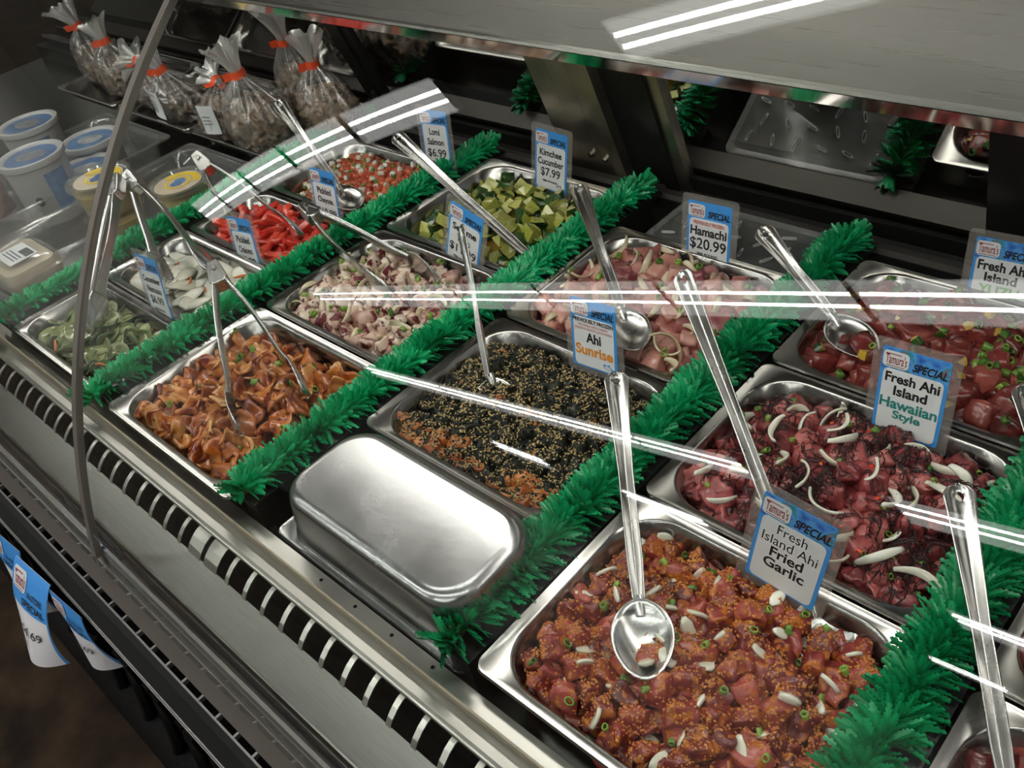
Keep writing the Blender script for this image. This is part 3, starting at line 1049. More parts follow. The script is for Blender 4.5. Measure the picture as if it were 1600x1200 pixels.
def tongs(head, e1, e2, label, wide=1.3, claw=0.066):
    t = thing('serving_tongs', label, 'tongs', head, group='steel tongs in the food pans')
    H = Vector(head)
    E1, E2 = Vector(e1), Vector(e2)
    pn = (E1 - H).cross(E2 - H).normalized()
    if pn.dot(CAM_P - H) < 0:
        pn = -pn
    ax_ = ((E1 - H).normalized() + (E2 - H).normalized()).normalized()
    for E_ in (E1, E2):
        u = (E_ - H).normalized()
        out = u - ax_ * u.dot(ax_)
        out = out.normalized() if out.length > 1e-4 else pn.cross(u)
        out = (out - pn * out.dot(pn)).normalized()
        L = (E_ - H).length
        LA = L - claw
        rings = []
        N = 18
        for i in range(N + 1):
            s = i / N
            c = u * (LA * s) + out * (0.006 * math.sin(math.pi * min(1, s * 1.15)) * (L / 0.3))
            hw = (0.0098 - 0.0028 * math.sin(math.pi * s)) * wide
            th = 0.0038 * (1 - 0.45 * s)
            ring = []
            for k in range(14):
                an = 2 * math.pi * k / 14
                # a folded channel: flat outside, rolled edges
                ring.append(c + pn * (hw * math.copysign(abs(math.cos(an)) ** 0.7, math.cos(an))) + out * (th * math.sin(an) + 0.0012 * math.cos(2 * an)))
            rings.append(ring)
        mb = MB()
        mb.loft(rings, 0, True, (True, True))
        arm = mb.build('arm', M_STEEL_UT, t, angle=50)
        mb = MB()
        vs, fs = [], []
        NU, NV = 16, 10
        for i in range(NU + 1):
            s = i / NU
            hw = (0.0075 + 0.0105 * math.sin(math.pi * min(1, 0.12 + 0.78 * s)) ** 0.8) * wide
            if s > 0.85:
                hw *= math.sqrt(max(0.05, 1 - ((s - 0.85) / 0.16) ** 2))
            hw *= 1 + 0.06 * math.sin(s * 40)
            for j in range(NV + 1):
                c = -1 + 2 * j / NV
                vs.append(u * (LA - 0.006 + (claw + 0.004) * s) + pn * (hw * c) + out * (0.006 * (1 - c * c) * (0.3 + s) - 0.012 * s * s + 0.001))
        for i in range(NU):
            for j in range(NV):
                a = i * (NV + 1) + j
                fs.append((a, a + 1, a + NV + 2, a + NV + 1))
        mb.add(vs, fs)
        c = mb.build('claw', M_STEEL_UT, arm, angle=60)
        so = c.modifiers.new('sheet', 'SOLIDIFY')
        so.thickness = 0.0013
        so.offset = 0
    # folded head plate with rivet
    side = pn.cross(ax_)
    mb = MB()
    pts = [(-0.010, -0.006), (-0.010, 0.006), (0.0, 0.008), (0.028, 0.0105), (0.036, 0.006), (0.036, -0.006), (0.028, -0.0105), (0.0, -0.008)]
    r1 = [ax_ * a + side * b * wide + pn * 0.0088 * wide for a, b in pts]
    r0 = [ax_ * a + side * b * wide - pn * 0.0088 * wide for a, b in pts]
    mb.loft([r0, r1], 0, True, (True, True))
    hd = mb.build('hinge_plate', M_STEEL_UT, t, angle=30)
    bv = hd.modifiers.new('edge', 'BEVEL')
    bv.width = 0.0018
    bv.segments = 2
    mb = MB()
    mb.tube([ax_ * 0.008 + pn * 0.0088 * wide, ax_ * 0.008 + pn * 0.0110 * wide], [0.0042, 0.0030], 12)
    mb.build('rivet', M_STEEL_UT, hd, angle=50)
    return t


spoon((-1.585, 0.872, 0.110), (-1.285, 0.776, 0.012), 'steel spoon standing in the diced tomato and salmon')
spoon((-1.255, 0.891, 0.090), (-0.965, 0.826, 0.020), 'steel spoon laid across into the chunky cucumber', sink=-0.012)
spoon((-0.844, 0.901, 0.081), (-0.616, 0.716, 0.012), 'dark looking steel spoon in the pale pink fish')
spoon((-0.877, 0.693, 0.116), (-0.694, 0.535, -0.014), 'slim spoon seen edge on in the black sesame pan', roll=1.15)
spoon((-0.561, 0.762, 0.097), (-0.338, 0.575, 0.022), 'steel spoon standing in the red tuna with dark seaweed', roll=0.5, sink=-0.022)
spoon((-0.558, 0.940, 0.062), (-0.378, 0.848, 0.004), 'steel spoon slanting behind the Hawaiian Style tag')
spoon((-0.541, 0.597, 0.062), (-0.326, 0.351, 0.014), 'large steel spoon in the garlic crusted tuna, closest to the middle')
spoon((-0.171, 0.639, 0.055), (-0.010, 0.375, -0.005), 'large steel spoon crossing the garnish at the bottom right')
spoon((-0.165, 0.770, 0.085), (-0.030, 0.580, 0.0), 'steel spoon half cut off by the right edge')
tongs((-1.556, 0.508, 0.124), (-1.386, 0.296, -0.004), (-1.372, 0.304, -0.002), 'nearly closed tongs standing in the green cucumber slices')
tongs((-1.568, 0.537, 0.115), (-1.290, 0.500, 0.028), (-1.385, 0.445, 0.000), 'open tongs reaching into the white pickled onions')
tongs((-1.160, 0.450, 0.098), (-0.926, 0.291, 0.008), (-0.889, 0.396, 0.020), 'open tongs spread over the glossy orange slices')
tongs((-1.514, 0.646, 0.109), (-1.250, 0.657, 0.020), (-1.335, 0.582, 0.010), 'open tongs in the bright red pickled chayote')
tongs((-1.236, 0.664, 0.066), (-0.936, 0.679, 0.020), (-0.976, 0.600, 0.018), 'open tongs lying in the octopus slices')

# ------------------------------------------------------------------ food
M_TUNA = food('raw red tuna', (0.070, 0.010, 0.010), (0.36, 0.085, 0.062), mid=(0.19, 0.026, 0.024), scale=55, rough=0.22, coat=0.35, bmp=0.5)
M_TUNA_GARLIC = food('garlic crusted tuna', (0.080, 0.010, 0.010), (0.44, 0.085, 0.062), mid=(0.23, 0.028, 0.023), scale=55, rough=0.26, coat=0.25, fleck=(0.42, 0.115, 0.018), fleck_scale=95, fleck_cut=0.56, bmp=0.8)
M_TUNA_PINK = food('rosy tuna', (0.11, 0.013, 0.016), (0.56, 0.185, 0.165), mid=(0.32, 0.058, 0.060), scale=60, rough=0.27, coat=0.25, bmp=0.6)
M_HAMACHI = food('pale pink fish', (0.25, 0.045, 0.065), (0.66, 0.37, 0.29), mid=(0.50, 0.195, 0.165), scale=42, rough=0.24, fleck=(0.16, 0.04, 0.02), fleck_scale=260, fleck_cut=0.72, bmp=0.4)
M_OCTO = food('octopus', (0.42, 0.19, 0.15), (0.80, 0.68, 0.55), mid=(0.68, 0.50, 0.40), scale=34, rough=0.24, fleck=(0.13, 0.014, 0.018), fleck_scale=52, fleck_cut=0.565, bmp=0.4)
M_ONION = food('white onion', (0.66, 0.61, 0.48), (0.86, 0.84, 0.74), scale=20, rough=0.25, bmp=0.0)
M_ONION_COOKED = food('seasoned onion', (0.56, 0.44, 0.26), (0.78, 0.70, 0.52), scale=25, rough=0.3, bmp=0.1)
M_SCALLION = food('chopped scallion', (0.035, 0.13, 0.012), (0.28, 0.42, 0.06), scale=90, rough=0.35, bmp=0.0)
M_CHAYOTE = food('red pickled chayote', (0.62, 0.022, 0.012), (0.86, 0.085, 0.045), scale=30, rough=0.3, bmp=0.1)
M_TOMATO = food('diced tomato and salmon', (0.52, 0.055, 0.018), (0.80, 0.24, 0.11), scale=60, rough=0.28, bmp=0.3)
M_TAKO = food('orange seasoned slice', (0.19, 0.024, 0.005), (0.74, 0.37, 0.12), mid=(0.52, 0.135, 0.014), scale=45, rough=0.14, coat=0.7, fleck=(0.20, 0.018, 0.005), fleck_scale=75, fleck_cut=0.60, bmp=0.4)
M_CUKE = food('cucumber flesh', (0.36, 0.39, 0.050), (0.66, 0.64, 0.20), scale=45, rough=0.2, coat=0.5, fleck=(0.42, 0.10, 0.01), fleck_scale=160, fleck_cut=0.70, bmp=0.25)
M_SKIN = food('cucumber skin', (0.008, 0.040, 0.006), (0.045, 0.125, 0.020), scale=50, rough=0.25, bmp=0.1)
M_CUKE_PALE = food('pale cucumber slice', (0.10, 0.115, 0.030), (0.34, 0.37, 0.15), scale=70, rough=0.16, coat=0.7, bmp=0.2)
M_CARROT = food('carrot shred', (0.62, 0.12, 0.015), (0.80, 0.22, 0.03), scale=30, rough=0.3, bmp=0.0)
M_YELLOW = food('yellow pickle cube', (0.52, 0.32, 0.03), (0.74, 0.58, 0.18), scale=40, rough=0.3, bmp=0.1)
M_NORI = food('black seaweed crust', (0.003, 0.004, 0.003), (0.016, 0.018, 0.010), scale=90, rough=0.5, spec=0.3, bmp=1.0, coat=0.15)
M_SALMON_Y = food('orange salmon', (0.28, 0.055, 0.010), (0.62, 0.22, 0.06), scale=60, rough=0.35, bmp=0.6)
M_SESAME = food('sesame seed', (0.50, 0.34, 0.14), (0.72, 0.58, 0.30), scale=300, rough=0.5, bmp=0.0)
M_GARLIC = food('fried garlic crumb', (0.40, 0.095, 0.008), (0.66, 0.30, 0.07), scale=120, rough=0.5, bmp=0.0, coat=0.0)
M_LIMU = plain('dark branching seaweed', (0.030, 0.012, 0.012), 0.35)
M_CHILI = food('red chili', (0.55, 0.02, 0.01), (0.75, 0.08, 0.01), scale=60, rough=0.25, bmp=0.0)
M_BROWN = food('grey brown shellfish', (0.045, 0.030, 0.020), (0.44, 0.32, 0.22), mid=(0.20, 0.135, 0.090), scale=55, rough=0.3, fleck=(0.03, 0.035, 0.03), fleck_scale=90, fleck_cut=0.6, bmp=0.5)


def sauce(name, col, rough=0.15):
    return plain(name, col, rough, coat=0.5, nz=(60, 0.3), bmp=(90, 0.3, 0.002))


def noisy_mesh(name, base, amp, freq, seed, mats, smooth=True, slots=None):
    """base: (verts, faces); pushes every vertex by coherent noise."""
    vs, fs = base
    off = Vector((seed * 7.3, seed * 3.1, seed * 1.7))
    out = [Vector(v) + noise.noise_vector(Vector(v) * freq + off) * amp for v in vs]
    me = bpy.data.meshes.new(name)
    me.from_pydata(out, [], fs)
    for m in mats:
        me.materials.append(m)
    if slots:
        me.polygons.foreach_set('material_index', slots)
    me.polygons.foreach_set('use_smooth', [smooth] * len(me.polygons))
    me.update()
    return me


def cube_base(sx, sy, sz, n=4, rnd=0.30):
    """A rounded block as a quad sphere-cube mix."""
    bm = bmesh.new()
    bmesh.ops.create_cube(bm, size=2.0)
    bmesh.ops.subdivide_edges(bm, edges=bm.edges[:], cuts=n - 1, use_grid_fill=True)
    vs = []
    for v in bm.verts:
        c = v.co.copy()
        m = max(abs(c.x), abs(c.y), abs(c.z))
        s = c.normalized() * 1.22
        c = c.lerp(s, rnd)
        vs.append(Vector((c.x * sx, c.y * sy, c.z * sz)))
    bm.verts.index_update()
    fs = [tuple(v.index for v in f.verts) for f in bm.faces]
    bm.free()
    return vs, fs


def arc_strip(rad, ang, w, th, n=12, lift=0.0, taper=0.5):
    """A curved strip of onion: an arc with a rounded section, thinner at its ends."""
    mb = MB()
    rings = []
    for i in range(n + 1):
        s = i / n
        a = -ang / 2 + ang * s
        k = taper + (1 - taper) * math.sin(math.pi * s)
        c = Vector((rad * math.cos(a) - rad, rad * math.sin(a), lift * math.sin(math.pi * s)))
        rd = Vector((math.cos(a), math.sin(a), 0))
        rings.append([c + rd * (th * math.cos(q)) + Vector((0, 0, w * k * math.sin(q))) for q in (2 * math.pi * j / 8 for j in range(8))])
    mb.loft(rings, 0, True, (True, True))
    return mb.v, mb.f


def disc(r, th, wavy, n=20, saddle=0.0, squash=1.0, rings=3):
    """A thin wavy slice. Faces: top and bottom flesh, then the rim."""
    vs, fs = [], []
    for side in (1, -1):
        for i in range(rings + 1):
            for k in range(n):
                a = 2 * math.pi * k / n
                rr = r * i / rings
                z = side * th / 2 + wavy * math.sin(3 * a) * (i / rings) ** 2 + saddle * math.cos(2 * a) * (i / rings) ** 2
                vs.append(Vector((rr * math.cos(a), rr * squash * math.sin(a), z)))
    k0 = (rings + 1) * n
    slot = []
    for side in (0, 1):
        for i in range(rings):
            for k in range(n):
                a, b = side * k0 + i * n + k, side * k0 + i * n + (k + 1) % n
                q = (a, a + n, b + n, b) if side == 0 else (a, b, b + n, a + n)
                fs.append(q)
                slot.append(0)
    for k in range(n):
        a, b = rings * n + k, rings * n + (k + 1) % n
        fs.append((a, k0 + a, k0 + b, b))
        slot.append(1)
    return vs, fs, slot


def petal(L, w, curl, th=0.0022, n=8):
    """A cupped onion layer."""
    vs, fs = [], []
    for side in (0, 1):
        for i in range(n + 1):
            s = i / n
            hw = w * math.sin(math.pi * (0.06 + 0.88 * s)) ** 0.7
            for j in range(n + 1):
                c = -1 + 2 * j / n
                r = 1 - side * th / curl
                ang = c * hw / curl
                vs.append(Vector((curl * r * math.sin(ang), L * (s - 0.5) * (1 - side * 0.03), curl * r * math.cos(ang) - curl - 0.35 * L * (s - 0.5) ** 2)))
    k = (n + 1) ** 2
    for i in range(n):
        for j in range(n):
            a = i * (n + 1) + j
            fs += [(a, a + 1, a + n + 2, a + n + 1), (k + a, k + a + n + 1, k + a + n + 2, k + a + 1)]
    for i in range(n):
        for a, b in ((i * (n + 1), (i + 1) * (n + 1)), ((i + 1) * (n + 1) + n, i * (n + 1) + n), (i + 1, i), (n * (n + 1) + i, n * (n + 1) + i + 1)):
            fs.append((a, b, k + b, k + a))
    return vs, fs


def ring_piece(r, L, n=12, th=0.25, squash=1.0):
    mb = MB()
    f = lambda rr, z: [(rr * math.cos(2 * math.pi * k / n), rr * squash * math.sin(2 * math.pi * k / n), z) for k in range(n)]
    mb.loft([f(r, -L / 2), f(r * 1.04, 0), f(r, L / 2), f(r * (1 - th), L / 2 * 0.98), f(r * (1 - th), -L / 2 * 0.98), f(r, -L / 2)], 0, True)
    return mb.v, mb.f


def wedge(R_, L, ang, n=6):
    """A chunk of cucumber: a sector of a log; the curved side is skin (slot 1)."""
    vs, fs, slot = [], [], []
    nz = 3
    for j in range(nz + 1):
        z = L * (j / nz - 0.5)
        vs.append(Vector((R_ * 0.12, 0, z)))
        for i in range(n + 1):
            a = -ang / 2 + ang * i / n
            vs.append(Vector((R_ * math.cos(a), R_ * math.sin(a), z)))
    m = n + 2
    for j in range(nz):
        b = j * m
        for i in range(n):
            fs.append((b + 1 + i, b + 2 + i, b + m + 2 + i, b + m + 1 + i))
            slot.append(1)
        fs += [(b, b + 1, b + m + 1, b + m), (b + n + 1, b, b + m, b + m + n + 1)]
        slot += [0, 0]
    fs += [tuple(range(m - 1, -1, -1)), tuple(range(nz * m, nz * m + m))]
    slot += [0, 0]
    c = Vector((R_ * 0.6, 0, 0))
    return [v - c for v in vs], fs, slot


def make_set(name, mats, gen, count, amp, freq, smooth=True):
    out = []
    for i in range(count):
        r = random.Random(hash(name) % 9999 if False else sum(map(ord, name)) * 31 + i)
        b = gen(r)
        slots = b[2] if len(b) > 2 else None
        out.append(noisy_mesh(name, (b[0], b[1]), amp, freq, i + 1, mats, smooth, slots))
    return out


def surface(pan, base, mound, nz=0.006, seed=0, tilt=(0, 0)):
    cx, cy, hx, hy = PANS[pan]

    def f(x, y):
        u, v = (x - cx) / (hx - 0.02), (y - cy) / (hy - 0.02)
        e = max(0.0, 1 - u * u) ** 0.6 * max(0.0, 1 - v * v) ** 0.6
        return base + mound * e + nz * noise.noise(Vector((x * 22, y * 22, seed))) + tilt[0] * u + tilt[1] * v

    return f


def bed(pan, f, m, name, label, cat, zoff=-0.008, inset=0.020, group=None):
    """The liquid or mush the pieces sit in: one surface with a body down to the pan floor."""
    cx, cy, hx, hy = PANS[pan]
    N = 22
    ax_, ay = hx - inset, hy - inset
    r = min(0.034, ay * 0.5)
    mb = MB()
    rings = []
    for i in range(N + 1):
        s = i / N
        rings.append([(cx + x * s, cy + y * s, max(-0.055, f(cx + x * s, cy + y * s) + zoff)) for x, y in round_rect(ax_, ay, r, 8)])
    rings[0] = [(cx + 1e-4 * math.cos(k), cy + 1e-4 * math.sin(k), f(cx, cy) + zoff) for k in range(len(rings[1]))]
    low = [(cx + (x - cx) * 0.965, cy + (y - cy) * 0.965, -0.062) for x, y, z in rings[-1]]
    mb.loft(rings + [low], 0, True, (True, True))
    o = mb.build(name, m, None, True)
    tag(o, label, cat, group, 'stuff')
    return o


class Heap:
    """Lays loose pieces in a pan and remembers their surface, so that later pieces lie on earlier ones."""

    def __init__(self, pan, f):
        self.pan, self.f = pan, f
        self.cx, self.cy, self.hx, self.hy = PANS[pan]
        self.v, self.t = [], []
        self.tree = None

    def inside(self, x, y, m):
        hx, hy = self.hx - 0.017 - m, self.hy - 0.017 - m
        dx, dy = abs(x - self.cx), abs(y - self.cy)
        if dx > hx or dy > hy:
            return False
        r = 0.036 - m * 0.4
        if dx > hx - r and dy > hy - r:
            return math.hypot(dx - hx + r, dy - hy + r) < r
        return True

    def scatter(self, n, mind, rnd, m=0.006, tries=60, region=None):
        pts = []
        g = {}
        for _ in range(n):
            for _t in range(tries):
                x = self.cx + rnd.uniform(-1, 1) * self.hx
                y = self.cy + rnd.uniform(-1, 1) * self.hy
                if not self.inside(x, y, m) or (region and not region(x, y)):
                    continue
                k = (int(x / mind), int(y / mind))
                if any((p[0] - x) ** 2 + (p[1] - y) ** 2 < mind * mind for a in (-1, 0, 1) for b in (-1, 0, 1) for p in g.get((k[0] + a, k[1] + b), ())):
                    continue
                g.setdefault(k, []).append((x, y))
                pts.append((x, y))
                break
        return pts

    def top(self, x, y):
        if self.tree is None and self.t:
            self.tree = BVHTree.FromPolygons(self.v, self.t)
        if self.tree:
            h = self.tree.ray_cast(Vector((x, y, 0.3)), Vector((0, 0, -1)))
            if h[0] is not None:
                return max(h[0].z, self.f(x, y) - 0.01), h[1]
        return self.f(x, y), Vector((0, 0, 1))

    def put(self, name, meshes, n, mind, label, cat, group, rnd, dz=0.0, spin='any', on_top=False, m=0.006, scale=(0.85, 1.15), region=None, lean=0.5):
        for x, y in self.scatter(n, mind, rnd, m, region=region):
            me = rnd.choice(meshes)
            o = bpy.data.objects.new(name, me)
            COL.objects.link(o)
            if on_top:
                z, nr = self.top(x, y)
                z += dz
                q = Vector((0, 0, 1)).rotation_difference((nr + Vector((rnd.gauss(0, lean * 0.5), rnd.gauss(0, lean * 0.5), 0.35))).normalized()).to_matrix()
                rot = q @ Matrix.Rotation(rnd.uniform(0, 6.283), 3, 'Z')
                if spin == 'side':
                    rot = rot @ Matrix.Rotation(math.pi / 2, 3, 'X')
                elif spin == 'any':
                    rot = rot @ Euler((rnd.gauss(0, lean), rnd.gauss(0, lean), 0)).to_matrix()
            else:
                z = self.f(x, y) + dz + rnd.uniform(-0.002, 0.003)
                if spin == 'any':
                    rot = Euler((rnd.uniform(0, 6.28), rnd.uniform(0, 6.28), rnd.uniform(0, 6.28))).to_matrix()
                else:
                    rot = Matrix.Rotation(rnd.uniform(0, 6.283), 3, 'Z') @ Euler((rnd.gauss(0, lean), rnd.gauss(0, lean), 0)).to_matrix()
                    if spin == 'side':
                        rot = rot @ Matrix.Rotation(math.pi / 2, 3, 'X')
            s = rnd.uniform(*scale)
            mat = Matrix.Translation((x, y, z)) @ (rot * s).to_4x4()
            o.matrix_basis = mat
            tag(o, label, cat, group)
            b = len(self.v)
            self.v.extend(mat @ v.co for v in me.vertices)
            self.t.extend(tuple(b + i for i in p.vertices) for p in me.polygons)
        self.tree = None


def crumbs(heap, name, m, n, size, rnd, label, cat, region=None, shape='oct', dz=0.0):
    """Too many to count: seeds or crumbs strewn over the pieces, one object."""
    mb = MB()
    made = 0
    for _ in range(n * 3):
        if made >= n:
            break
        x = heap.cx + rnd.uniform(-1, 1) * heap.hx
        y = heap.cy + rnd.uniform(-1, 1) * heap.hy
        if not heap.inside(x, y, 0.004) or (region and not region(x, y, rnd)):
            continue
        z, nr = heap.top(x, y)
        s = size * rnd.uniform(0.6, 1.35)
        e = Euler((rnd.uniform(0, 6.28), rnd.uniform(-0.6, 0.6), rnd.uniform(0, 6.28))).to_matrix() if shape == 'oct' else (Vector((0, 0, 1)).rotation_difference(nr).to_matrix() @ Matrix.Rotation(rnd.uniform(0, 6.28), 3, 'Z') @ Euler((rnd.gauss(0, 0.3), rnd.gauss(0, 0.3), 0)).to_matrix())
        if shape == 'oct':
            k = [(1, 0, 0), (0, 0.8, 0.1), (-1, 0.1, 0), (0, -0.8, 0), (0.1, 0, 0.8), (0, 0.1, -0.8)]
        else:
            k = [(1.25, 0, 0), (0, 0.72, 0), (-1.0, 0, 0), (0, -0.72, 0), (-0.1, 0, 0.42), (-0.1, 0, -0.42)]
        c = Vector((x, y, z + dz + s * 0.25))
        mb.add([c + e @ Vector(p) * s for p in k], [(0, 1, 4), (1, 2, 4), (2, 3, 4), (3, 0, 4), (1, 0, 5), (2, 1, 5), (3, 2, 5), (0, 3, 5)])
        made += 1
    o = mb.build(name, m, None, shape != 'oct')
    tag(o, label, cat, None, 'stuff')
    return o


rn = random.Random(21)
SCAL = make_set('scallion_ring', [M_SCALLION], lambda r: ring_piece(r.uniform(0.0032, 0.0048), r.uniform(0.004, 0.0085), squash=r.uniform(0.6, 1.0)), 7, 0.0006, 160)
ARCS = make_set('onion_strip', [M_ONION], lambda r: arc_strip(r.uniform(0.018, 0.034), r.uniform(1.1, 2.4), r.uniform(0.0036, 0.0058), 0.0017, lift=0.004), 7, 0.001, 60)
ARCS_C = make_set('onion_strip', [M_ONION_COOKED], lambda r: arc_strip(r.uniform(0.014, 0.024), r.uniform(1.4, 3.2), r.uniform(0.0035, 0.0052), 0.0014, lift=0.004), 7, 0.001, 60)
CHUNK_ON = make_set('onion_piece', [M_ONION], lambda r: petal(r.uniform(0.015, 0.026), r.uniform(0.0055, 0.0085), 0.014, 0.0034, 5), 6, 0.001, 80)


# pan D1: tuna cubes crusted in fried garlic
def cubes(name, m, s, sd, count, amp, freq, rnd_=0.30, flat=(0.75, 1.25), n=5):
    return make_set(name, [m], lambda r: cube_base(s * r.uniform(*flat), s * r.uniform(*flat), s * r.uniform(*flat), n, rnd_ + r.uniform(-0.08, 0.15)), count, amp, freq)


TG = cubes('tuna_cube', M_TUNA_GARLIC, 0.0115, 0, 10, 0.0062, 80, flat=(0.65, 1.35), n=6)
f = surface('D1', -0.033, 0.030, 0.008, 3, (0, -0.005))
hole_c = (-0.375, 0.345)
f0 = f
f = lambda x, y, g=f0: g(x, y) - 0.022 * math.exp(-((x + 0.362) ** 2 + (y - 0.338) ** 2) / 0.0011)
bed('D1', f, sauce('garlic tuna marinade', (0.12, 0.018, 0.008)), 'marinade', 'dark red marinade and mince under the garlic tuna cubes', 'marinade', -0.012)
h = Heap('D1', f)
LB = 'cube of raw red tuna crusted in orange garlic crumbs, in the nearest pan'
h.put('garlic_tuna_cube', TG, 150, 0.0165, LB, 'fish', 'tuna cubes in the garlic pan', rn, -0.006, m=0.008)
h.put('garlic_tuna_cube', TG, 110, 0.0200, LB, 'fish', 'tuna cubes in the garlic pan', rn, 0.005, m=0.012)
crumbs(h, 'fried_garlic_crumbs', M_GARLIC, 4200, 0.0015, rn, 'golden fried garlic crumbs strewn over the tuna in the nearest pan', 'fried garlic',
       region=lambda x, y, r: noise.noise(Vector((x * 40, y * 40, 9))) > 0.10 - 0.55 * r.random() ** 2)
h.put('onion_piece', CHUNK_ON, 46, 0.020, 'chip of white onion among the garlic crusted tuna cubes', 'onion', 'onion chips in the garlic pan', rn, 0.002, on_top=True, lean=0.7, m=0.010)
h.put('scallion_ring', SCAL, 34, 0.020, 'green scallion ring on the garlic crusted tuna', 'scallion', 'scallion rings in the garlic pan', rn, 0.002, on_top=True, m=0.010)


def limu(heap, n, rnd):
    mb = MB()
    done = 0
    while done < n:
        x = heap.cx + rnd.uniform(-1, 1) * heap.hx
        y = heap.cy + rnd.uniform(-1, 1) * heap.hy
        if not heap.inside(x, y, 0.008) or noise.noise(Vector((x * 24, y * 24, 4.4))) < 0.02:
            continue
        done += 1

        def branch(x, y, a, L, r, lvl):
            pts = []
            zz = None
            for i in range(5):
                z, _n = heap.top(x, y)
                z = z if zz is None else min(max(z, zz - 0.004), zz + 0.004)
                zz = z
                pts.append((x, y, z + 0.0012 + rnd.uniform(0, 0.0015)))
                x += math.cos(a) * L / 4
                y += math.sin(a) * L / 4
                a += rnd.gauss(0, 0.35)
                if lvl and i > 0 and rnd.random() < 0.7:
                    branch(x, y, a + rnd.choice((-0.8, 0.8)), L * 0.5, r * 0.75, lvl - 1)
            mb.tube(pts, r, 4, caps=False)

        branch(x, y, rnd.uniform(0, 6.28), rnd.uniform(0.014, 0.028), 0.0007, 2)
    o = mb.build('seaweed_tangle', M_LIMU)
    tag(o, 'dark branching seaweed tangled through the rosy tuna cubes', 'seaweed', None, 'stuff')


# pan D2: rosy tuna with branching seaweed
TP = cubes('tuna_cube', M_TUNA_PINK, 0.0122, 0, 10, 0.0060, 75, flat=(0.6, 1.4), n=6)
f = surface('D2', -0.034, 0.036, 0.008, 5, (0, -0.005))
bed('D2', f, sauce('seaweed tuna marinade', (0.05, 0.012, 0.012)), 'marinade', 'dark juice under the rosy tuna cubes with seaweed', 'marinade', -0.012)
h = Heap('D2', f)
LB = 'rosy raw tuna cube among dark seaweed, in the Hawaiian Style pan'
h.put('seaweed_tuna_cube', TP, 130, 0.0175, LB, 'fish', 'tuna cubes in the seaweed pan', rn, -0.006, m=0.008)
h.put('seaweed_tuna_cube', TP, 75, 0.0235, LB, 'fish', 'tuna cubes in the seaweed pan', rn, 0.005, m=0.012)
limu(h, 360, rn)
h.put('onion_strip', ARCS, 34, 0.024, 'curved white onion strip lying on the seaweed tuna', 'onion', 'onion strips in the seaweed pan', rn, 0.003, on_top=True, m=0.012, lean=0.5)
h.put('scallion_ring', SCAL, 30, 0.022, 'green scallion ring on the rosy seaweed tuna', 'scallion', 'scallion rings in the seaweed pan', rn, 0.002, on_top=True, m=0.010)
h.put('chili_bit', [noisy_mesh('chili_bit', cube_base(0.003, 0.002, 0.0012, 3), 0.0005, 200, 2, [M_CHILI])], 12, 0.03, 'bright red chili bit on the rosy seaweed tuna', 'chili', 'chili bits in the seaweed pan', rn, 0.001, on_top=True, m=0.012)



# pan D3: large glossy tuna, yellow cubes, scallions
TR = cubes('tuna_cube', M_TUNA, 0.0155, 0, 9, 0.0048, 60, flat=(0.7, 1.35))
YC = make_set('yellow_pickle_cube', [M_YELLOW, M_SKIN], lambda r: wedge(0.013, r.uniform(0.008, 0.012), 1.0), 5, 0.0008, 120, False)
f = surface('D3', -0.038, 0.034, 0.008, 8)
bed('D3', f, sauce('clear red marinade', (0.10, 0.018, 0.012)), 'marinade', 'dark juice under the big tuna pieces at the back', 'marinade', -0.012)
h = Heap('D3', f)
LB = 'large glossy red tuna piece in the back pan with yellow cubes'
h.put('tuna_chunk', TR, 95, 0.021, LB, 'fish', 'tuna pieces in the back pan', rn, -0.006, m=0.010)
h.put('tuna_chunk', TR, 45, 0.028, LB, 'fish', 'tuna pieces in the back pan', rn, 0.005, m=0.014)
h.put('yellow_pickle_cube', YC, 26, 0.030, 'small yellow cube with green skin among the big tuna pieces', 'pickle', 'yellow cubes in the back pan', rn, 0.003, on_top=True, m=0.010)
h.put('scallion_ring', SCAL, 50, 0.010, 'scallion piece heaped on the big tuna at the right edge', 'scallion', 'scallions on the back tuna pan', rn, 0.002, on_top=True, region=lambda x, y: math.hypot(x + 0.195, y - 0.895) < 0.045, scale=(1.0, 1.6))
h.put('scallion_ring', SCAL, 22, 0.035, 'scallion piece loose among the big red tuna pieces', 'scallion', 'loose scallions on the back tuna pan', rn, 0.002, on_top=True, scale=(1.0, 1.5))

# right edge pans
for pn_, lb, gp in (('E1', 'red tuna cube in the pan cut off at the bottom right', 'tuna cubes in the bottom right pan'), ('E2', 'red tuna cube in the pan cut off at the right edge', 'tuna cubes in the right edge pan')):
    f = surface(pn_, -0.026, 0.018, 0.006, 9)
    bed(pn_, f, sauce('red marinade', (0.10, 0.02, 0.012)), 'marinade', lb.replace('red tuna cube', 'dark juice'), 'marinade', -0.012)
    h = Heap(pn_, f)
    h.put('tuna_chunk', TR, 72, 0.024, lb, 'fish', gp, rn, -0.004, m=0.010)

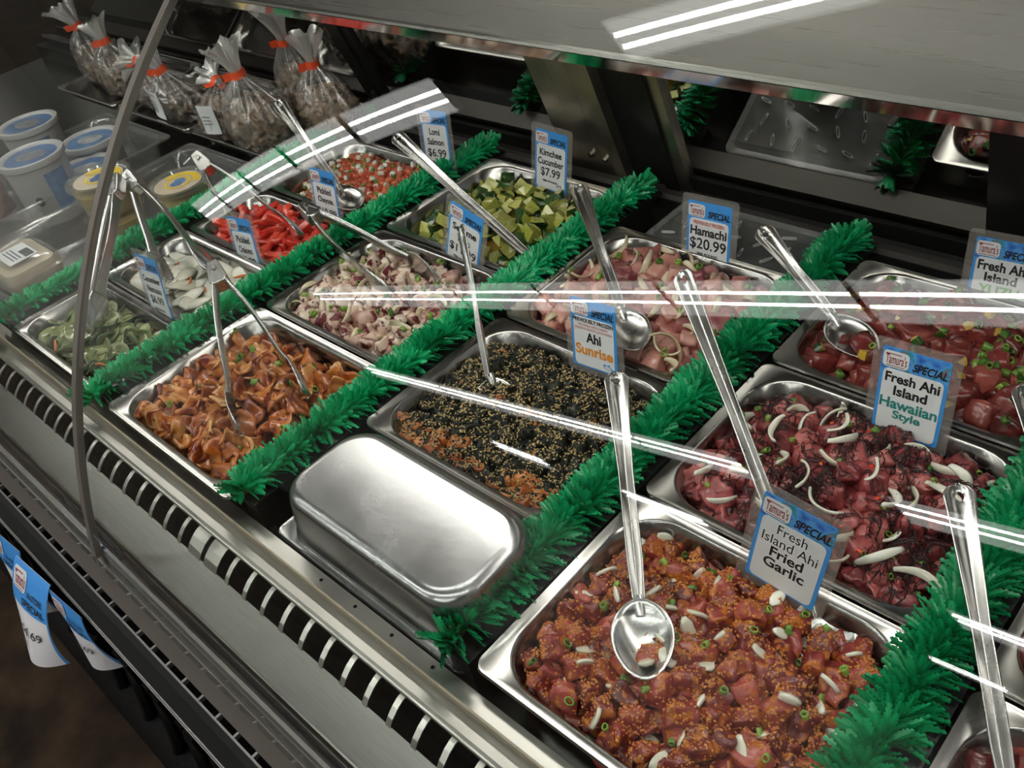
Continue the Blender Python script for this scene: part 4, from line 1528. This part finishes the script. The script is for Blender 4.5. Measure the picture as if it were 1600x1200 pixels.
# pan C3: pale pink fish with onion
HM = cubes('fish_cube', M_HAMACHI, 0.0135, 0, 9, 0.0030, 60, 0.2, (0.65, 1.3))
f = surface('C3', -0.034, 0.034, 0.008, 12)
bed('C3', f, sauce('pink fish juice', (0.26, 0.08, 0.06)), 'marinade', 'pink juice under the pale fish cubes', 'marinade', -0.012)
h = Heap('C3', f)
LB = 'pale pink fish cube in the pan under the Hamachi tag'
h.put('fish_cube', HM, 125, 0.0185, LB, 'fish', 'pale fish cubes', rn, -0.006, m=0.008)
h.put('fish_cube', HM, 70, 0.024, LB, 'fish', 'pale fish cubes', rn, 0.005, m=0.012)
h.put('onion_strip', ARCS_C, 34, 0.024, 'curled pale onion strip lying among the pale pink fish', 'onion', 'onion strips with the pale fish', rn, 0.003, on_top=True, m=0.010, lean=0.8, scale=(0.9, 1.3))
h.put('scallion_ring', SCAL, 26, 0.024, 'green scallion ring among the pale pink fish', 'scallion', 'scallion rings with the pale fish', rn, 0.002, on_top=True, scale=(1.0, 1.5))

# pan C2: black seaweed crust with sesame over orange salmon
f = surface('C2', -0.030, 0.026, 0.010, 15)
bed('C2', f, M_NORI, 'seaweed_crust', 'black seaweed crust filling the sesame topped pan', 'seaweed', 0.0, 0.019)
h = Heap('C2', f)
SAL = cubes('salmon_piece', M_SALMON_Y, 0.0075, 0, 7, 0.0045, 95, flat=(0.6, 1.5))
CR = cubes('seaweed_lump', M_NORI, 0.0085, 0, 7, 0.0055, 110, flat=(0.7, 1.4))
edge = lambda x, y: max(abs(x + 0.6485) / 0.14, abs(y - 0.538) / 0.112) > 0.86
h.put('seaweed_lump', CR, 260, 0.0125, 'lump of fish coated in black seaweed in the sesame topped pan', 'fish', 'seaweed coated lumps', rn, -0.001, m=0.004)
h.put('salmon_piece', SAL, 64, 0.012, 'orange fish piece poking out along the edge of the sesame topped pan', 'fish', 'orange pieces along the sesame pan edge', rn, 0.005, m=0.006, region=lambda x, y: y < 0.455 and noise.noise(Vector((x * 30, y * 30, 2))) > -0.25)
h.put('salmon_piece', SAL, 22, 0.026, 'orange fish piece showing through the black sesame crust', 'fish', 'orange pieces in the sesame crust', rn, 0.001, m=0.01, scale=(0.5, 0.85))
crumbs(h, 'seaweed_flakes', plain('nori flake', (0.008, 0.010, 0.006), 0.3), 3000, 0.0022, rn, 'black seaweed flakes over the sesame topped pan', 'seaweed', shape='seed', region=lambda x, y, r: True)
crumbs(h, 'sesame_seeds', M_SESAME, 5200, 0.00165, rn, 'pale sesame seeds strewn over the black seaweed crust', 'sesame seeds', shape='seed', dz=0.0006,
       region=lambda x, y, r: noise.noise(Vector((x * 55, y * 55, 1))) > -0.25 + 0.3 * (r.random() - 0.5))

# pan B1: glossy orange slices
TK = make_set('orange_slice', [M_TAKO, M_TAKO], lambda r: disc(r.uniform(0.014, 0.023), r.uniform(0.004, 0.006), r.uniform(-0.005, 0.005), 18, r.uniform(-0.004, 0.008), r.uniform(0.5, 0.95)), 12, 0.0085, 62)
f = surface('B1', -0.034, 0.030, 0.008, 18)
bed('B1', f, sauce('red orange sauce', (0.22, 0.030, 0.008)), 'sauce', 'red orange sauce under the glossy orange slices', 'sauce', -0.010)
h = Heap('B1', f)
LB = 'curled glossy orange slice in the pan with spread tongs'
h.put('orange_slice', TK, 140, 0.0165, LB, 'seafood', 'orange slices', rn, -0.004, spin='flat', lean=0.7, m=0.010)
h.put('orange_slice', TK, 90, 0.021, LB, 'seafood', 'orange slices', rn, 0.006, spin='flat', lean=0.7, m=0.013)
h.put('scallion_ring', SCAL, 26, 0.024, 'green scallion ring on the glossy orange slices', 'scallion', 'scallion rings on the orange slices', rn, 0.003, on_top=True, scale=(1.0, 1.6))

# pan B2: octopus
OC = make_set('octopus_slice', [M_OCTO], lambda r: cube_base(0.0155 * r.uniform(0.7, 1.3), 0.011 * r.uniform(0.7, 1.3), 0.006 * r.uniform(0.7, 1.4), 5, 0.4), 10, 0.0042, 85)
f = surface('B2', -0.034, 0.032, 0.008, 22)
bed('B2', f, sauce('brown octopus dressing', (0.20, 0.07, 0.05)), 'sauce', 'brown dressing under the octopus slices', 'sauce', -0.010)
h = Heap('B2', f)
LB = 'purple edged white octopus slice in the pan with lying tongs'
h.put('octopus_slice', OC, 135, 0.0165, LB, 'octopus', 'octopus slices', rn, -0.004, m=0.008)
h.put('octopus_slice', OC, 90, 0.021, LB, 'octopus', 'octopus slices', rn, 0.005, m=0.012)
h.put('onion_strip', ARCS_C, 26, 0.026, 'thin onion strip among the octopus slices', 'onion', 'onion strips with the octopus', rn, 0.003, on_top=True)
h.put('scallion_ring', SCAL, 46, 0.018, 'green scallion ring on the octopus slices', 'scallion', 'scallion rings on the octopus', rn, 0.002, on_top=True, scale=(1.0, 1.5))

# pan B3: chunky cucumber
KC = make_set('cucumber_chunk', [M_CUKE, M_SKIN], lambda r: wedge(r.uniform(0.016, 0.021), r.uniform(0.016, 0.028), r.uniform(1.1, 1.9)), 10, 0.0038, 75, False)
f = surface('B3', -0.038, 0.034, 0.008, 26)
bed('B3', f, sauce('yellow green brine', (0.28, 0.18, 0.03)), 'brine', 'orange tinged brine under the chunky cucumber', 'brine', -0.010)
h = Heap('B3', f)
LB = 'chunk of green skinned cucumber in the far pan'
h.put('cucumber_chunk', KC, 95, 0.020, LB, 'cucumber', 'cucumber chunks', rn, -0.004, m=0.010)
h.put('cucumber_chunk', KC, 60, 0.026, LB, 'cucumber', 'cucumber chunks', rn, 0.008, m=0.014)

# pan A1: thin cucumber slices
SL = make_set('cucumber_slice', [M_CUKE_PALE, M_SKIN], lambda r: disc(r.uniform(0.016, 0.020), 0.0026, r.uniform(-0.002, 0.002), 18, r.uniform(-0.005, 0.006), r.uniform(0.8, 1.0)), 8, 0.0018, 55)
f = surface('A1', -0.032, 0.016, 0.006, 30)
bed('A1', f, sauce('cucumber brine', (0.12, 0.13, 0.06), 0.06), 'brine', 'greenish brine under the thin cucumber slices', 'brine', -0.004)
h = Heap('A1', f)
LB = 'thin cucumber slice with dark green rim in the pan nearest the glass joint'
h.put('cucumber_slice', SL, 80, 0.0165, LB, 'cucumber', 'thin cucumber slices', rn, 0.0, spin='flat', lean=0.45, m=0.010)
h.put('cucumber_slice', SL, 50, 0.021, LB, 'cucumber', 'thin cucumber slices', rn, 0.006, spin='flat', lean=0.6, m=0.014)
CS = make_set('carrot_shred', [M_CARROT], lambda r: arc_strip(0.03, r.uniform(0.5, 0.9), 0.0022, 0.0014), 3, 0.0008, 60)
h.put('carrot_shred', CS, 6, 0.03, 'orange carrot shred among the thin cucumber slices', 'carrot', 'carrot shreds in the cucumber', rn, 0.003, on_top=True)

# pan A2: white onions
ON = make_set('onion_petal', [M_ONION], lambda r: petal(r.uniform(0.042, 0.058), r.uniform(0.017, 0.024), r.uniform(0.020, 0.028)), 8, 0.0015, 45)
f = surface('A2', -0.032, 0.024, 0.006, 33)
bed('A2', f, sauce('pale onion brine', (0.40, 0.36, 0.26), 0.08), 'brine', 'pale brine under the white onion petals', 'brine', -0.006)
h = Heap('A2', f)
LB = 'cupped white onion petal in the small pan with open tongs'
h.put('onion_petal', ON, 52, 0.022, LB, 'onion', 'white onion petals', rn, 0.0, spin='flat', lean=0.28, m=0.014)
h.put('onion_petal', ON, 26, 0.026, LB, 'onion', 'white onion petals', rn, 0.007, spin='flat', lean=0.28, m=0.018)
h.put('carrot_shred', CS, 7, 0.03, 'orange carrot shred among the white onion petals', 'carrot', 'carrot shreds in the onions', rn, 0.002, on_top=True)

# pan A3: red chayote strips
CH = make_set('chayote_strip', [M_CHAYOTE], lambda r: cube_base(0.0060 * r.uniform(0.8, 1.2), 0.029 * r.uniform(0.8, 1.3), 0.0050 * r.uniform(0.8, 1.2), 5, 0.35), 7, 0.0050, 45)
f = surface('A3', -0.036, 0.026, 0.005, 36)
bed('A3', f, sauce('red pickle brine', (0.42, 0.018, 0.012)), 'brine', 'red brine under the chayote strips', 'brine', -0.006)
h = Heap('A3', f)
LB = 'bright red chayote strip in the small pan beside the tongs'
h.put('chayote_strip', CH, 75, 0.0140, LB, 'chayote', 'red chayote strips', rn, -0.002, spin='flat', lean=0.3, m=0.012)
h.put('chayote_strip', CH, 45, 0.019, LB, 'chayote', 'red chayote strips', rn, 0.007, spin='flat', lean=0.3, m=0.016)

# pan A4: diced tomato, salmon, onion
TM = cubes('tomato_dice', M_TOMATO, 0.0062, 0, 8, 0.0018, 120, 0.3, n=3)
ND = [noisy_mesh('onion_dice', cube_base(0.0052, 0.0048, 0.004, 3), 0.0012, 140, i, [M_ONION]) for i in range(4)]
f = surface('A4', -0.032, 0.020, 0.006, 39, tilt=(0.004, 0.006))
bed('A4', f, sauce('salmon juice', (0.52, 0.14, 0.055)), 'juice', 'orange juice under the diced tomato and salmon', 'juice', -0.003)
h = Heap('A4', f)
h.put('tomato_dice', TM, 290, 0.0085, 'red orange dice of tomato or salmon in the far small pan', 'diced tomato', 'diced tomato and salmon', rn, 0.001, m=0.006, region=lambda x, y: y - 0.80 > -0.35 * (x + 1.40))
h.put('onion_dice', ND, 60, 0.017, 'white onion dice among the diced tomato', 'onion', 'onion dice in the tomato', rn, 0.002, on_top=True)
h.put('scallion_ring', SCAL, 40, 0.019, 'green scallion bit among the diced tomato', 'scallion', 'scallion bits in the tomato', rn, 0.001, on_top=True)

# ------------------------------------------------------------------ left end: clear pans, tubs, cups, trays and bags
cl1 = add_pan(-1.725, 0.258, 0.800, 'clear plastic pan holding the yellow dip cups and the clamshell box', mat=M_CLEAR_PAN, depth=0.070, name='clear_pan', hx=0.160, cat='clear pan', group='clear plastic pans')
cl2 = add_pan(-2.135, 0.240, 0.800, 'clear plastic pan holding the white tubs with blue lids', mat=M_CLEAR_PAN, depth=0.070, name='clear_pan', hx=0.170, cat='clear pan', group='clear plastic pans')
tr1 = add_pan(-1.735, 0.815, 1.085, 'shallow steel tray under the tied bags beside the green garnish', z=0.013, depth=0.030, name='sheet_tray', hx=0.168, cat='tray', group='steel trays under the bags', flange=0.010)
tr2 = add_pan(-2.090, 0.815, 1.085, 'shallow steel tray under the two tied bags behind the glass joint', z=0.013, depth=0.030, name='sheet_tray', hx=0.168, cat='tray', group='steel trays under the bags', flange=0.010)
for x in (-1.90, -1.57, -2.26):
    mb = MB()
    mb.box((x - 0.008, 0.812, -0.0755), (x + 0.008, 1.09, -0.033))
    mb.build('support_bar', M_BLACK, case)


def lathe(prof, n=40):
    mb = MB()
    mb.loft([[(r * math.cos(2 * math.pi * k / n), r * math.sin(2 * math.pi * k / n), z) for k in range(n)] for r, z in prof], 0, True)
    return mb


M_LID = clear('hazy lid plastic', (0.9, 0.9, 0.9), 0.06, 0.15, milky=0.35, milk=(0.8, 0.8, 0.8))
M_TUB_BLUE = food('printed blue label', (0.05, 0.10, 0.22), (0.14, 0.27, 0.48), scale=60, coat=0.2, bmp=0)
M_GREY_LAB = food('printed grey picture', (0.16, 0.16, 0.17), (0.42, 0.43, 0.46), scale=60, coat=0.2, bmp=0)
M_LEAF = plain('printed leaf green', (0.04, 0.16, 0.05), 0.5)
M_DIP = food('yellow dip', (0.50, 0.33, 0.03), (0.66, 0.52, 0.20), scale=30, bmp=0.1)
M_BEIGE = food('beige dip', (0.50, 0.40, 0.29), (0.62, 0.52, 0.40), scale=30, bmp=0.15)
M_YEL = plain('yellow label', (0.75, 0.52, 0.03), 0.45)


def tub(x, y, top, r, label, face=0.0, base=-0.066):
    h = top - base
    t = thing('plastic_tub', label, 'tub', (x, y, base), face, 'white tubs with blue lids')
    lathe([(0.001, 0.001), (r * 0.80, 0.001), (r * 0.83, 0.004), (r * 0.93, h - 0.012), (r * 0.91, h - 0.012), (r * 0.80, 0.006), (0.001, 0.006)]).build('tub_body', M_TUB, t, angle=40)
    lid = lathe([(0.001, h - 0.006), (r * 0.80, h - 0.006), (r * 0.84, h - 0.001), (r * 0.90, h + 0.001), (r * 0.985, h), (r, h - 0.004), (r * 0.99, h - 0.012), (r * 0.955, h - 0.014), (r * 0.95, h - 0.006), (r * 0.8, h - 0.008), (0.001, h - 0.008)]).build('lid', M_TUB, t, angle=40)
    lathe([(0.001, h - 0.0040), (r * 0.78, h - 0.0040), (r * 0.78, h - 0.0055)]).build('lid_label', M_TUB_BLUE, lid)
    mb = MB()
    mb.add([(r * 0.5 * math.cos(a) * (1.0 if k % 2 else 0.86), r * 0.36 * math.sin(a), h - 0.0036) for k, a in enumerate(2 * math.pi * i / 24 for i in range(24))], [tuple(range(24))])
    mb.build('lid_picture', M_GREY_LAB, lid)
    # printed patch, sun mark and lines on the side
    def side(a, z):
        k = r * (0.83 + 0.10 * z / h) * 1.004 + 0.0006
        return (k * math.sin(a), -k * math.cos(a), z)
    mb = MB()
    N = 12
    for i in range(N):
        a0, a1 = 0.62 + 0.75 * i / N, 0.62 + 0.75 * (i + 1) / N
        mb.add([side(a0, h * 0.2), side(a1, h * 0.2), side(a1, h * 0.8), side(a0, h * 0.8)], [(0, 1, 2, 3)])
    mb.build('side_label', M_TUB_BLUE, t)
    mb = MB()
    pts = []
    for k in range(28):
        a = 2 * math.pi * k / 28
        q = (0.0125 if k % 2 else 0.0085)
        pts.append(side(0.12 + q * math.cos(a) / r, h * 0.42 + q * math.sin(a)))
    inner = [side(0.12 + 0.0035 * math.cos(2 * math.pi * k / 28) / r, h * 0.42 + 0.0035 * math.sin(2 * math.pi * k / 28)) for k in range(28)]
    mb.loft([pts, inner], 0, True)
    mb.build('sun_mark', M_INK, t)
    return t


tub(-2.025, 0.520, 0.075, 0.070, 'large white tub with blue and grey lid and a dark sun mark, in front', 0.75)
tub(-2.095, 0.670, 0.030, 0.066, 'white tub with a mostly grey lid picture, behind the large tub', 0.5)
tub(-1.998, 0.604, 0.012, 0.066, 'white tub with blue striped lid beside the yellow dip cups', 0.8)
tub(-2.270, 0.612, 0.062, 0.070, 'white tub at the back left with a blue lid picture', 0.4)


def dip_cup(x, y, base, h, r, label, lid=True):
    t = thing('dip_cup', label, 'dip cup', (x, y, base), 0.4, 'clear cups of yellow dip')
    lathe([(0.001, 0.0), (r * 0.74, 0.0), (r * 0.80, 0.004), (r * 0.90, h - 0.006), (r * 0.98, h - 0.004), (r * 0.99, h - 0.001), (r * 0.965, h - 0.001), (r * 0.88, h - 0.004), (r * 0.78, 0.004), (0.001, 0.002)]).build('cup', M_CLEAR, t, angle=40)
    lathe([(0.001, 0.004), (r * 0.73, 0.004), (r * 0.85, h * 0.74), (0.001, h * 0.76)]).build('dip', M_DIP, t, angle=40)
    if lid:
        l = lathe([(0.001, h + 0.001), (r * 0.80, h + 0.001), (r * 0.86, h + 0.006), (r * 1.0, h + 0.006), (r * 1.01, h - 0.003), (r * 0.99, h - 0.003), (r * 0.98, h + 0.004), (r * 0.87, h + 0.004), (r * 0.81, h - 0.001), (0.001, h - 0.001)]).build('lid', M_CLEAR, t, angle=40)
        lathe([(0.001, h + 0.0018), (r * 0.76, h + 0.0018), (r * 0.76, h + 0.0012)]).build('lid_label', M_BEIGE, l)
        mb = MB()
        f = lambda q, a: (q * math.cos(a), q * math.sin(a), h + 0.0024)
        mb.loft([[f(r * 0.50, a) for a in (0.3 + 2.6 * i / 20 for i in range(21))], [f(r * 0.70, a) for a in (0.3 + 2.6 * i / 20 for i in range(21))]], 0, False)
        mb.loft([[f(r * 0.34, a) for a in (2 * math.pi * i / 30 for i in range(30))], [f(r * 0.42, a) for a in (2 * math.pi * i / 30 for i in range(30))]], 0, True)
        mb.build('label_arc', M_YEL, l)
        mb = MB()
        mb.add([(r * 0.22 * math.cos(a) * (1 if k % 3 else 0.7), r * 0.30 * math.sin(a), h + 0.0024) for k, a in enumerate(2 * math.pi * i / 18 for i in range(18))], [tuple(range(18))])
        mb.build('label_picture', M_TUB_BLUE, l)
    return t


dip_cup(-1.765, 0.545, -0.066, 0.064, 0.062, 'clear yellow dip cup at the bottom of the stack of two', False)
dip_cup(-1.765, 0.545, 0.000, 0.064, 0.064, 'clear yellow dip cup on top of the stack of two, with a yellow printed lid')
dip_cup(-1.655, 0.645, -0.066, 0.094, 0.062, 'clear yellow dip cup standing alone against the garnish')

# clamshell box of beige dip
t = thing('clamshell_box', 'clear clamshell box of beige food with a white barcode label, at the left edge', 'clamshell box', (-1.800, 0.350, -0.066), 0.0)
mb = MB()
rr_ = lambda hx, hy, r, z: [(x, y, z) for x, y in round_rect(hx, hy, r, 6)]
mb.loft([rr_(0.072, 0.050, 0.02, 0.0), rr_(0.080, 0.058, 0.025, 0.035), rr_(0.086, 0.064, 0.028, 0.037), rr_(0.086, 0.064, 0.028, 0.041), rr_(0.078, 0.056, 0.024, 0.042), rr_(0.073, 0.051, 0.022, 0.060), rr_(0.066, 0.044, 0.018, 0.062)], 0, True, (True, True))
mb.build('box_shell', M_CLEAR, t, angle=40)
mb = MB()
mb.loft([rr_(0.070, 0.048, 0.02, 0.002), rr_(0.077, 0.055, 0.024, 0.034), rr_(0.070, 0.048, 0.02, 0.052), rr_(0.045, 0.03, 0.01, 0.054)], 0, True, (True, True))
mb.build('box_filling', M_BEIGE, t, angle=60)
plate_m = Matrix.Translation((0.010, 0.0, 0.0625))
mb = MB()
mb.box((-0.038, -0.030, 0.0), (0.038, 0.026, 0.0006), mat=plate_m)
lab = mb.build('box_label', M_WHITE, t)
mb = MB()
u = -0.006
rr = random.Random(5)
while u < 0.032:
    w_ = rr.choice((0.0006, 0.0011, 0.0017))
    mb.box((u, 0.004, 0.0006), (u + w_, 0.022, 0.0009), mat=plate_m)
    u += w_ + 0.0011
for v in (-0.004, -0.011, -0.018):
    mb.box((-0.030, v, 0.0006), (0.026, v + 0.002, 0.0009), mat=plate_m)
mb.build('barcode', M_INK, lab)

# tray of red meat at the very left
t = thing('meat_pack', 'clear wrapped pack of red and white meat at the left edge', 'meat pack', (-2.165, 0.420, -0.066), 0.5)
noisy = noisy_mesh('meat', cube_base(0.052, 0.030, 0.064, 6, 0.3), 0.016, 26, 4, [food('red and white meat', (0.30, 0.05, 0.05), (0.68, 0.45, 0.38), scale=22, bmp=0.2)])
o = link('meat', noisy, t)
o.location = (0, 0, 0.068)
noisy = noisy_mesh('wrap', cube_base(0.060, 0.038, 0.072, 6, 0.25), 0.006, 30, 5, [M_BAG])
o = link('wrap', noisy, t)
o.location = (0, 0, 0.072)


def bag(x, y, z0, rx, ry, h, neck, flare, label, seed, lean=(0, 0), lab=None, rz=0.0, tail=None):
    """A tied film bag: full below, gathered and taped at the neck, ruffled above."""
    rnd = random.Random(seed)
    t = thing('tied_bag', label, 'bag', (x, y, z0), rz, 'tied clear bags of grey brown shellfish')
    n = 56

    def ring(r1, r2, z, cx, cy, amp, ph, k):
        out = []
        for i in range(n):
            a = 2 * math.pi * i / n
            q = 1 + amp * math.sin(k * a + ph) * 0.6 + amp * noise.noise(Vector((math.cos(a) * 3, math.sin(a) * 3, z * 25 + seed)))
            out.append((cx + r1 * q * math.cos(a), cy + r2 * q * math.sin(a), z))
        return out

    lx, ly = lean
    prof = [(0.30, 0.0, 0.1), (0.80, 0.002, 0.14), (0.97, h * 0.16, 0.14), (1.0, h * 0.34, 0.15), (0.93, h * 0.52, 0.16), (0.76, h * 0.68, 0.2), (0.52, h * 0.82, 0.26), (0.28, h * 0.93, 0.3), (neck / rx, h, 0.2)]
    rings = []
    for s, z, am in prof:
        k = (z / h) ** 2
        rings.append(ring(rx * s, ry * s if s > 0.25 else rx * s, z, lx * k, ly * k, am, seed, 13))
    mb = MB()
    mb.loft(rings, 0, True, (True, False))
    mb.build('bag_film', M_BAG, t, True)
    # gathered top
    d = Vector((lx, ly, h * 0.55)).normalized() if tail is None else Vector(tail).normalized()
    u = d.orthogonal().normalized()
    w = d.cross(u)
    c0 = Vector((lx, ly, h))
    top = []
    for j in range(9):
        s = j / 8
        rad = neck + (flare - neck) * s ** 1.5
        rg = []
        for i in range(n):
            a = 2 * math.pi * i / n
            q = 1 + (0.18 + 0.55 * s) * math.sin(5 * a + seed + 2 * s) * 0.5 + 0.35 * s * noise.noise(Vector((math.cos(a) * 2, math.sin(a) * 2, s * 2 + seed)))
            ln = h * 0.42 * s * (1 + 0.22 * s * noise.noise(Vector((math.cos(a) * 4, math.sin(a) * 4, seed * 2.1))))
            rg.append(c0 + d * ln + (u * math.cos(a) + w * math.sin(a) * 0.75) * rad * q)
        top.append(rg)
    mb = MB()
    mb.loft(top, 0, True)
    g = mb.build('bag_neck', M_BAG_NECK, t, True)
    mb = MB()
    tp = []
    for j in range(5):
        s = (j - 2) * 0.004
        tp.append([c0 + d * s + (u * math.cos(a) + w * math.sin(a)) * (neck * 1.25 + 0.001) for a in (2 * math.pi * i / 16 for i in range(16))])
    mb.loft(tp, 0, True)
    side = Vector((-0.4, -0.9, 0)).normalized()
    q0 = c0 + side * neck
    mb.add([q0 - d * 0.008, q0 + side * 0.020 - d * 0.009, q0 + side * 0.020 + d * 0.007, q0 + d * 0.008], [(0, 1, 2, 3)])
    mb.build('tape', M_TAPE, t)
    # contents
    vs, fs = cube_base(rx * 0.80, ry * 0.78, h * 0.31, 22, 0.75)
    vs = [v + v.normalized() * (0.016 * (abs(noise.noise(v * 62 + Vector((seed, 0, 0)))) - 0.25) + 0.006 * noise.noise(v * 150)) for v in vs]
    me = noisy_mesh('shellfish', (vs, fs), 0.010, 38, seed, [M_BROWN])
    o = link('shellfish', me, t)
    o.location = (lx * 0.05, ly * 0.05, h * 0.33)
    if lab:
        a0, zc = lab
        mb = MB()
        N = 8
        grid = []
        for j in range(7):
            z = zc - 0.032 + 0.064 * j / 6
            s = 1.06 + 0.02 * math.sin(z * 90)
            grid.append([(rx * s * math.cos(a0 - 0.32 + 0.64 * i / N), ry * s * math.sin(a0 - 0.32 + 0.64 * i / N), z) for i in range(N + 1)])
        mb.loft(grid, 0, False)
        lb_ = mb.build('label', M_WHITE, t, True)
        mb = MB()
        for i in range(9):
            a = a0 - 0.24 + 0.05 * i
            k = 1.075
            w_ = 0.014 if i % 3 else 0.024
            mb.add([(rx * k * math.cos(b), ry * k * math.sin(b), z) for b, z in ((a, zc + 0.018), (a + w_, zc + 0.018), (a + w_, zc + 0.028), (a, zc + 0.028))], [(0, 1, 2, 3)])
        for v in (0.006, -0.002, -0.010):
            mb.add([(rx * 1.075 * math.cos(b), ry * 1.075 * math.sin(b), z) for b, z in ((a0 - 0.22, zc + v), (a0 + 0.12, zc + v), (a0 + 0.12, zc + v + 0.0016), (a0 - 0.22, zc + v + 0.0016))], [(0, 1, 2, 3)])
        mb.build('barcode', M_INK, lb_)
    return t


TZ = -0.012
bag(-1.690, 0.885, TZ, 0.094, 0.066, 0.160, 0.012, 0.036, 'biggest tied bag of shellfish, in front of the tray with its top pointing up', 3, (-0.015, -0.01))
bag(-1.845, 0.880, TZ, 0.066, 0.055, 0.125, 0.010, 0.026, 'small tied bag with a white label, left of the biggest bag', 5, (0.03, 0.0), lab=(-1.15, 0.062), tail=(-0.9, 0.1, 0.25))
bag(-1.600, 0.985, TZ, 0.074, 0.060, 0.150, 0.010, 0.034, 'tied bag of shellfish next to the end of the garnish strip', 7, (0.0, 0.0))
bag(-1.715, 1.020, TZ, 0.070, 0.050, 0.180, 0.010, 0.032, 'tied bag at the very back, with the highest tape', 9, (0.01, -0.02))
bag(-2.050, 0.900, TZ, 0.092, 0.064, 0.118, 0.012, 0.030, 'tied bag of shellfish with a label, just right of the glass joint', 12, (-0.02, -0.02), lab=(-1.75, 0.055))
bag(-2.195, 0.925, TZ, 0.078, 0.060, 0.105, 0.012, 0.044, 'tied bag whose top points left past the glass joint', 14, (-0.035, -0.02), tail=(-1, -0.15, 0.15))

M_SLOT = clear('frosted slot rim', (0.9, 0.9, 0.9), 0.08, 0.15, milky=0.6, milk=(0.75, 0.75, 0.75))
M_TRAY = clear('scratched clear tray', (0.93, 0.93, 0.93), 0.06, 0.12, milky=0.16, milk=(0.7, 0.7, 0.7))

add_pan(-2.445, 0.815, 1.085, 'shallow steel tray farthest left, under two bags seen through the left pane', z=0.013, depth=0.030, name='sheet_tray', hx=0.168, cat='tray', group='steel trays under the bags', flange=0.010)
bag(-2.400, 0.930, TZ, 0.088, 0.064, 0.130, 0.012, 0.036, 'right of the two tied bags seen through the left glass pane', 17, (-0.02, -0.01))
bag(-2.560, 0.950, TZ, 0.080, 0.060, 0.150, 0.012, 0.040, 'leftmost of the tied bags, at the top left corner', 19, (-0.02, -0.02))

# clear drain tray behind the pale fish pan
t = thing('drain_tray', 'clear slotted plastic drain tray lying behind the pale fish pan', 'drain tray', (-0.628, 1.004, -0.010))
mb = MB()
mb.loft([rr_(0.136, 0.062, 0.014, -0.002), rr_(0.138, 0.064, 0.015, 0.0), rr_(0.136, 0.062, 0.014, 0.002), rr_(0.126, 0.053, 0.012, 0.0005), rr_(0.126, 0.053, 0.012, -0.002)], 0, True, (True, True))
mb.build('tray_sheet', M_TRAY, t, angle=40)
rd = random.Random(2)
for j, v in enumerate((-0.036, -0.004, 0.028)):
    for i in range(6):
        uu = -0.105 + 0.042 * i + (0.012 if j % 2 else 0)
        an = math.radians(rd.choice((20, 60, 100, 75)))
        mb = MB()
        ring_ = []
        for k in range(14):
            a = 2 * math.pi * k / 14
            px, py = 0.0105 * math.copysign(min(1, abs(math.cos(a)) * 1.2), math.cos(a)), 0.0026 * math.sin(a)
            ring_.append((uu + px * math.cos(an) - py * math.sin(an), v + px * math.sin(an) + py * math.cos(an)))
        mb.loft([[(a, b, 0.0015) for a, b in ring_], [(a, b, 0.0042) for a, b in ring_], [(uu + (a - uu) * 0.72, v + (b - v) * 0.72, 0.0042) for a, b in ring_], [(uu + (a - uu) * 0.72, v + (b - v) * 0.72, 0.0015) for a, b in ring_]], 0, True)
        mb.build('drain_slot', M_SLOT, t)

# paper price tags on the front rail
rail_tag(-1.082, 0.0230, -0.094, 0.096, 0.125, 'curled blue and white shelf tag with $4.69 on it, hanging furthest out', 1.15, '$4.69', 0.07)
rail_tag(-0.990, 0.0255, -0.096, 0.082, 0.115, 'shelf tag turned nearly edge on, to the right of the $4.69 tag', 0.35, '$4.69', 0.07)
rail_tag(-1.178, 0.0220, -0.094, 0.096, 0.125, 'shelf tag half hidden behind the $4.69 tag at the left edge', 0.55, '$4.69', 0.07)
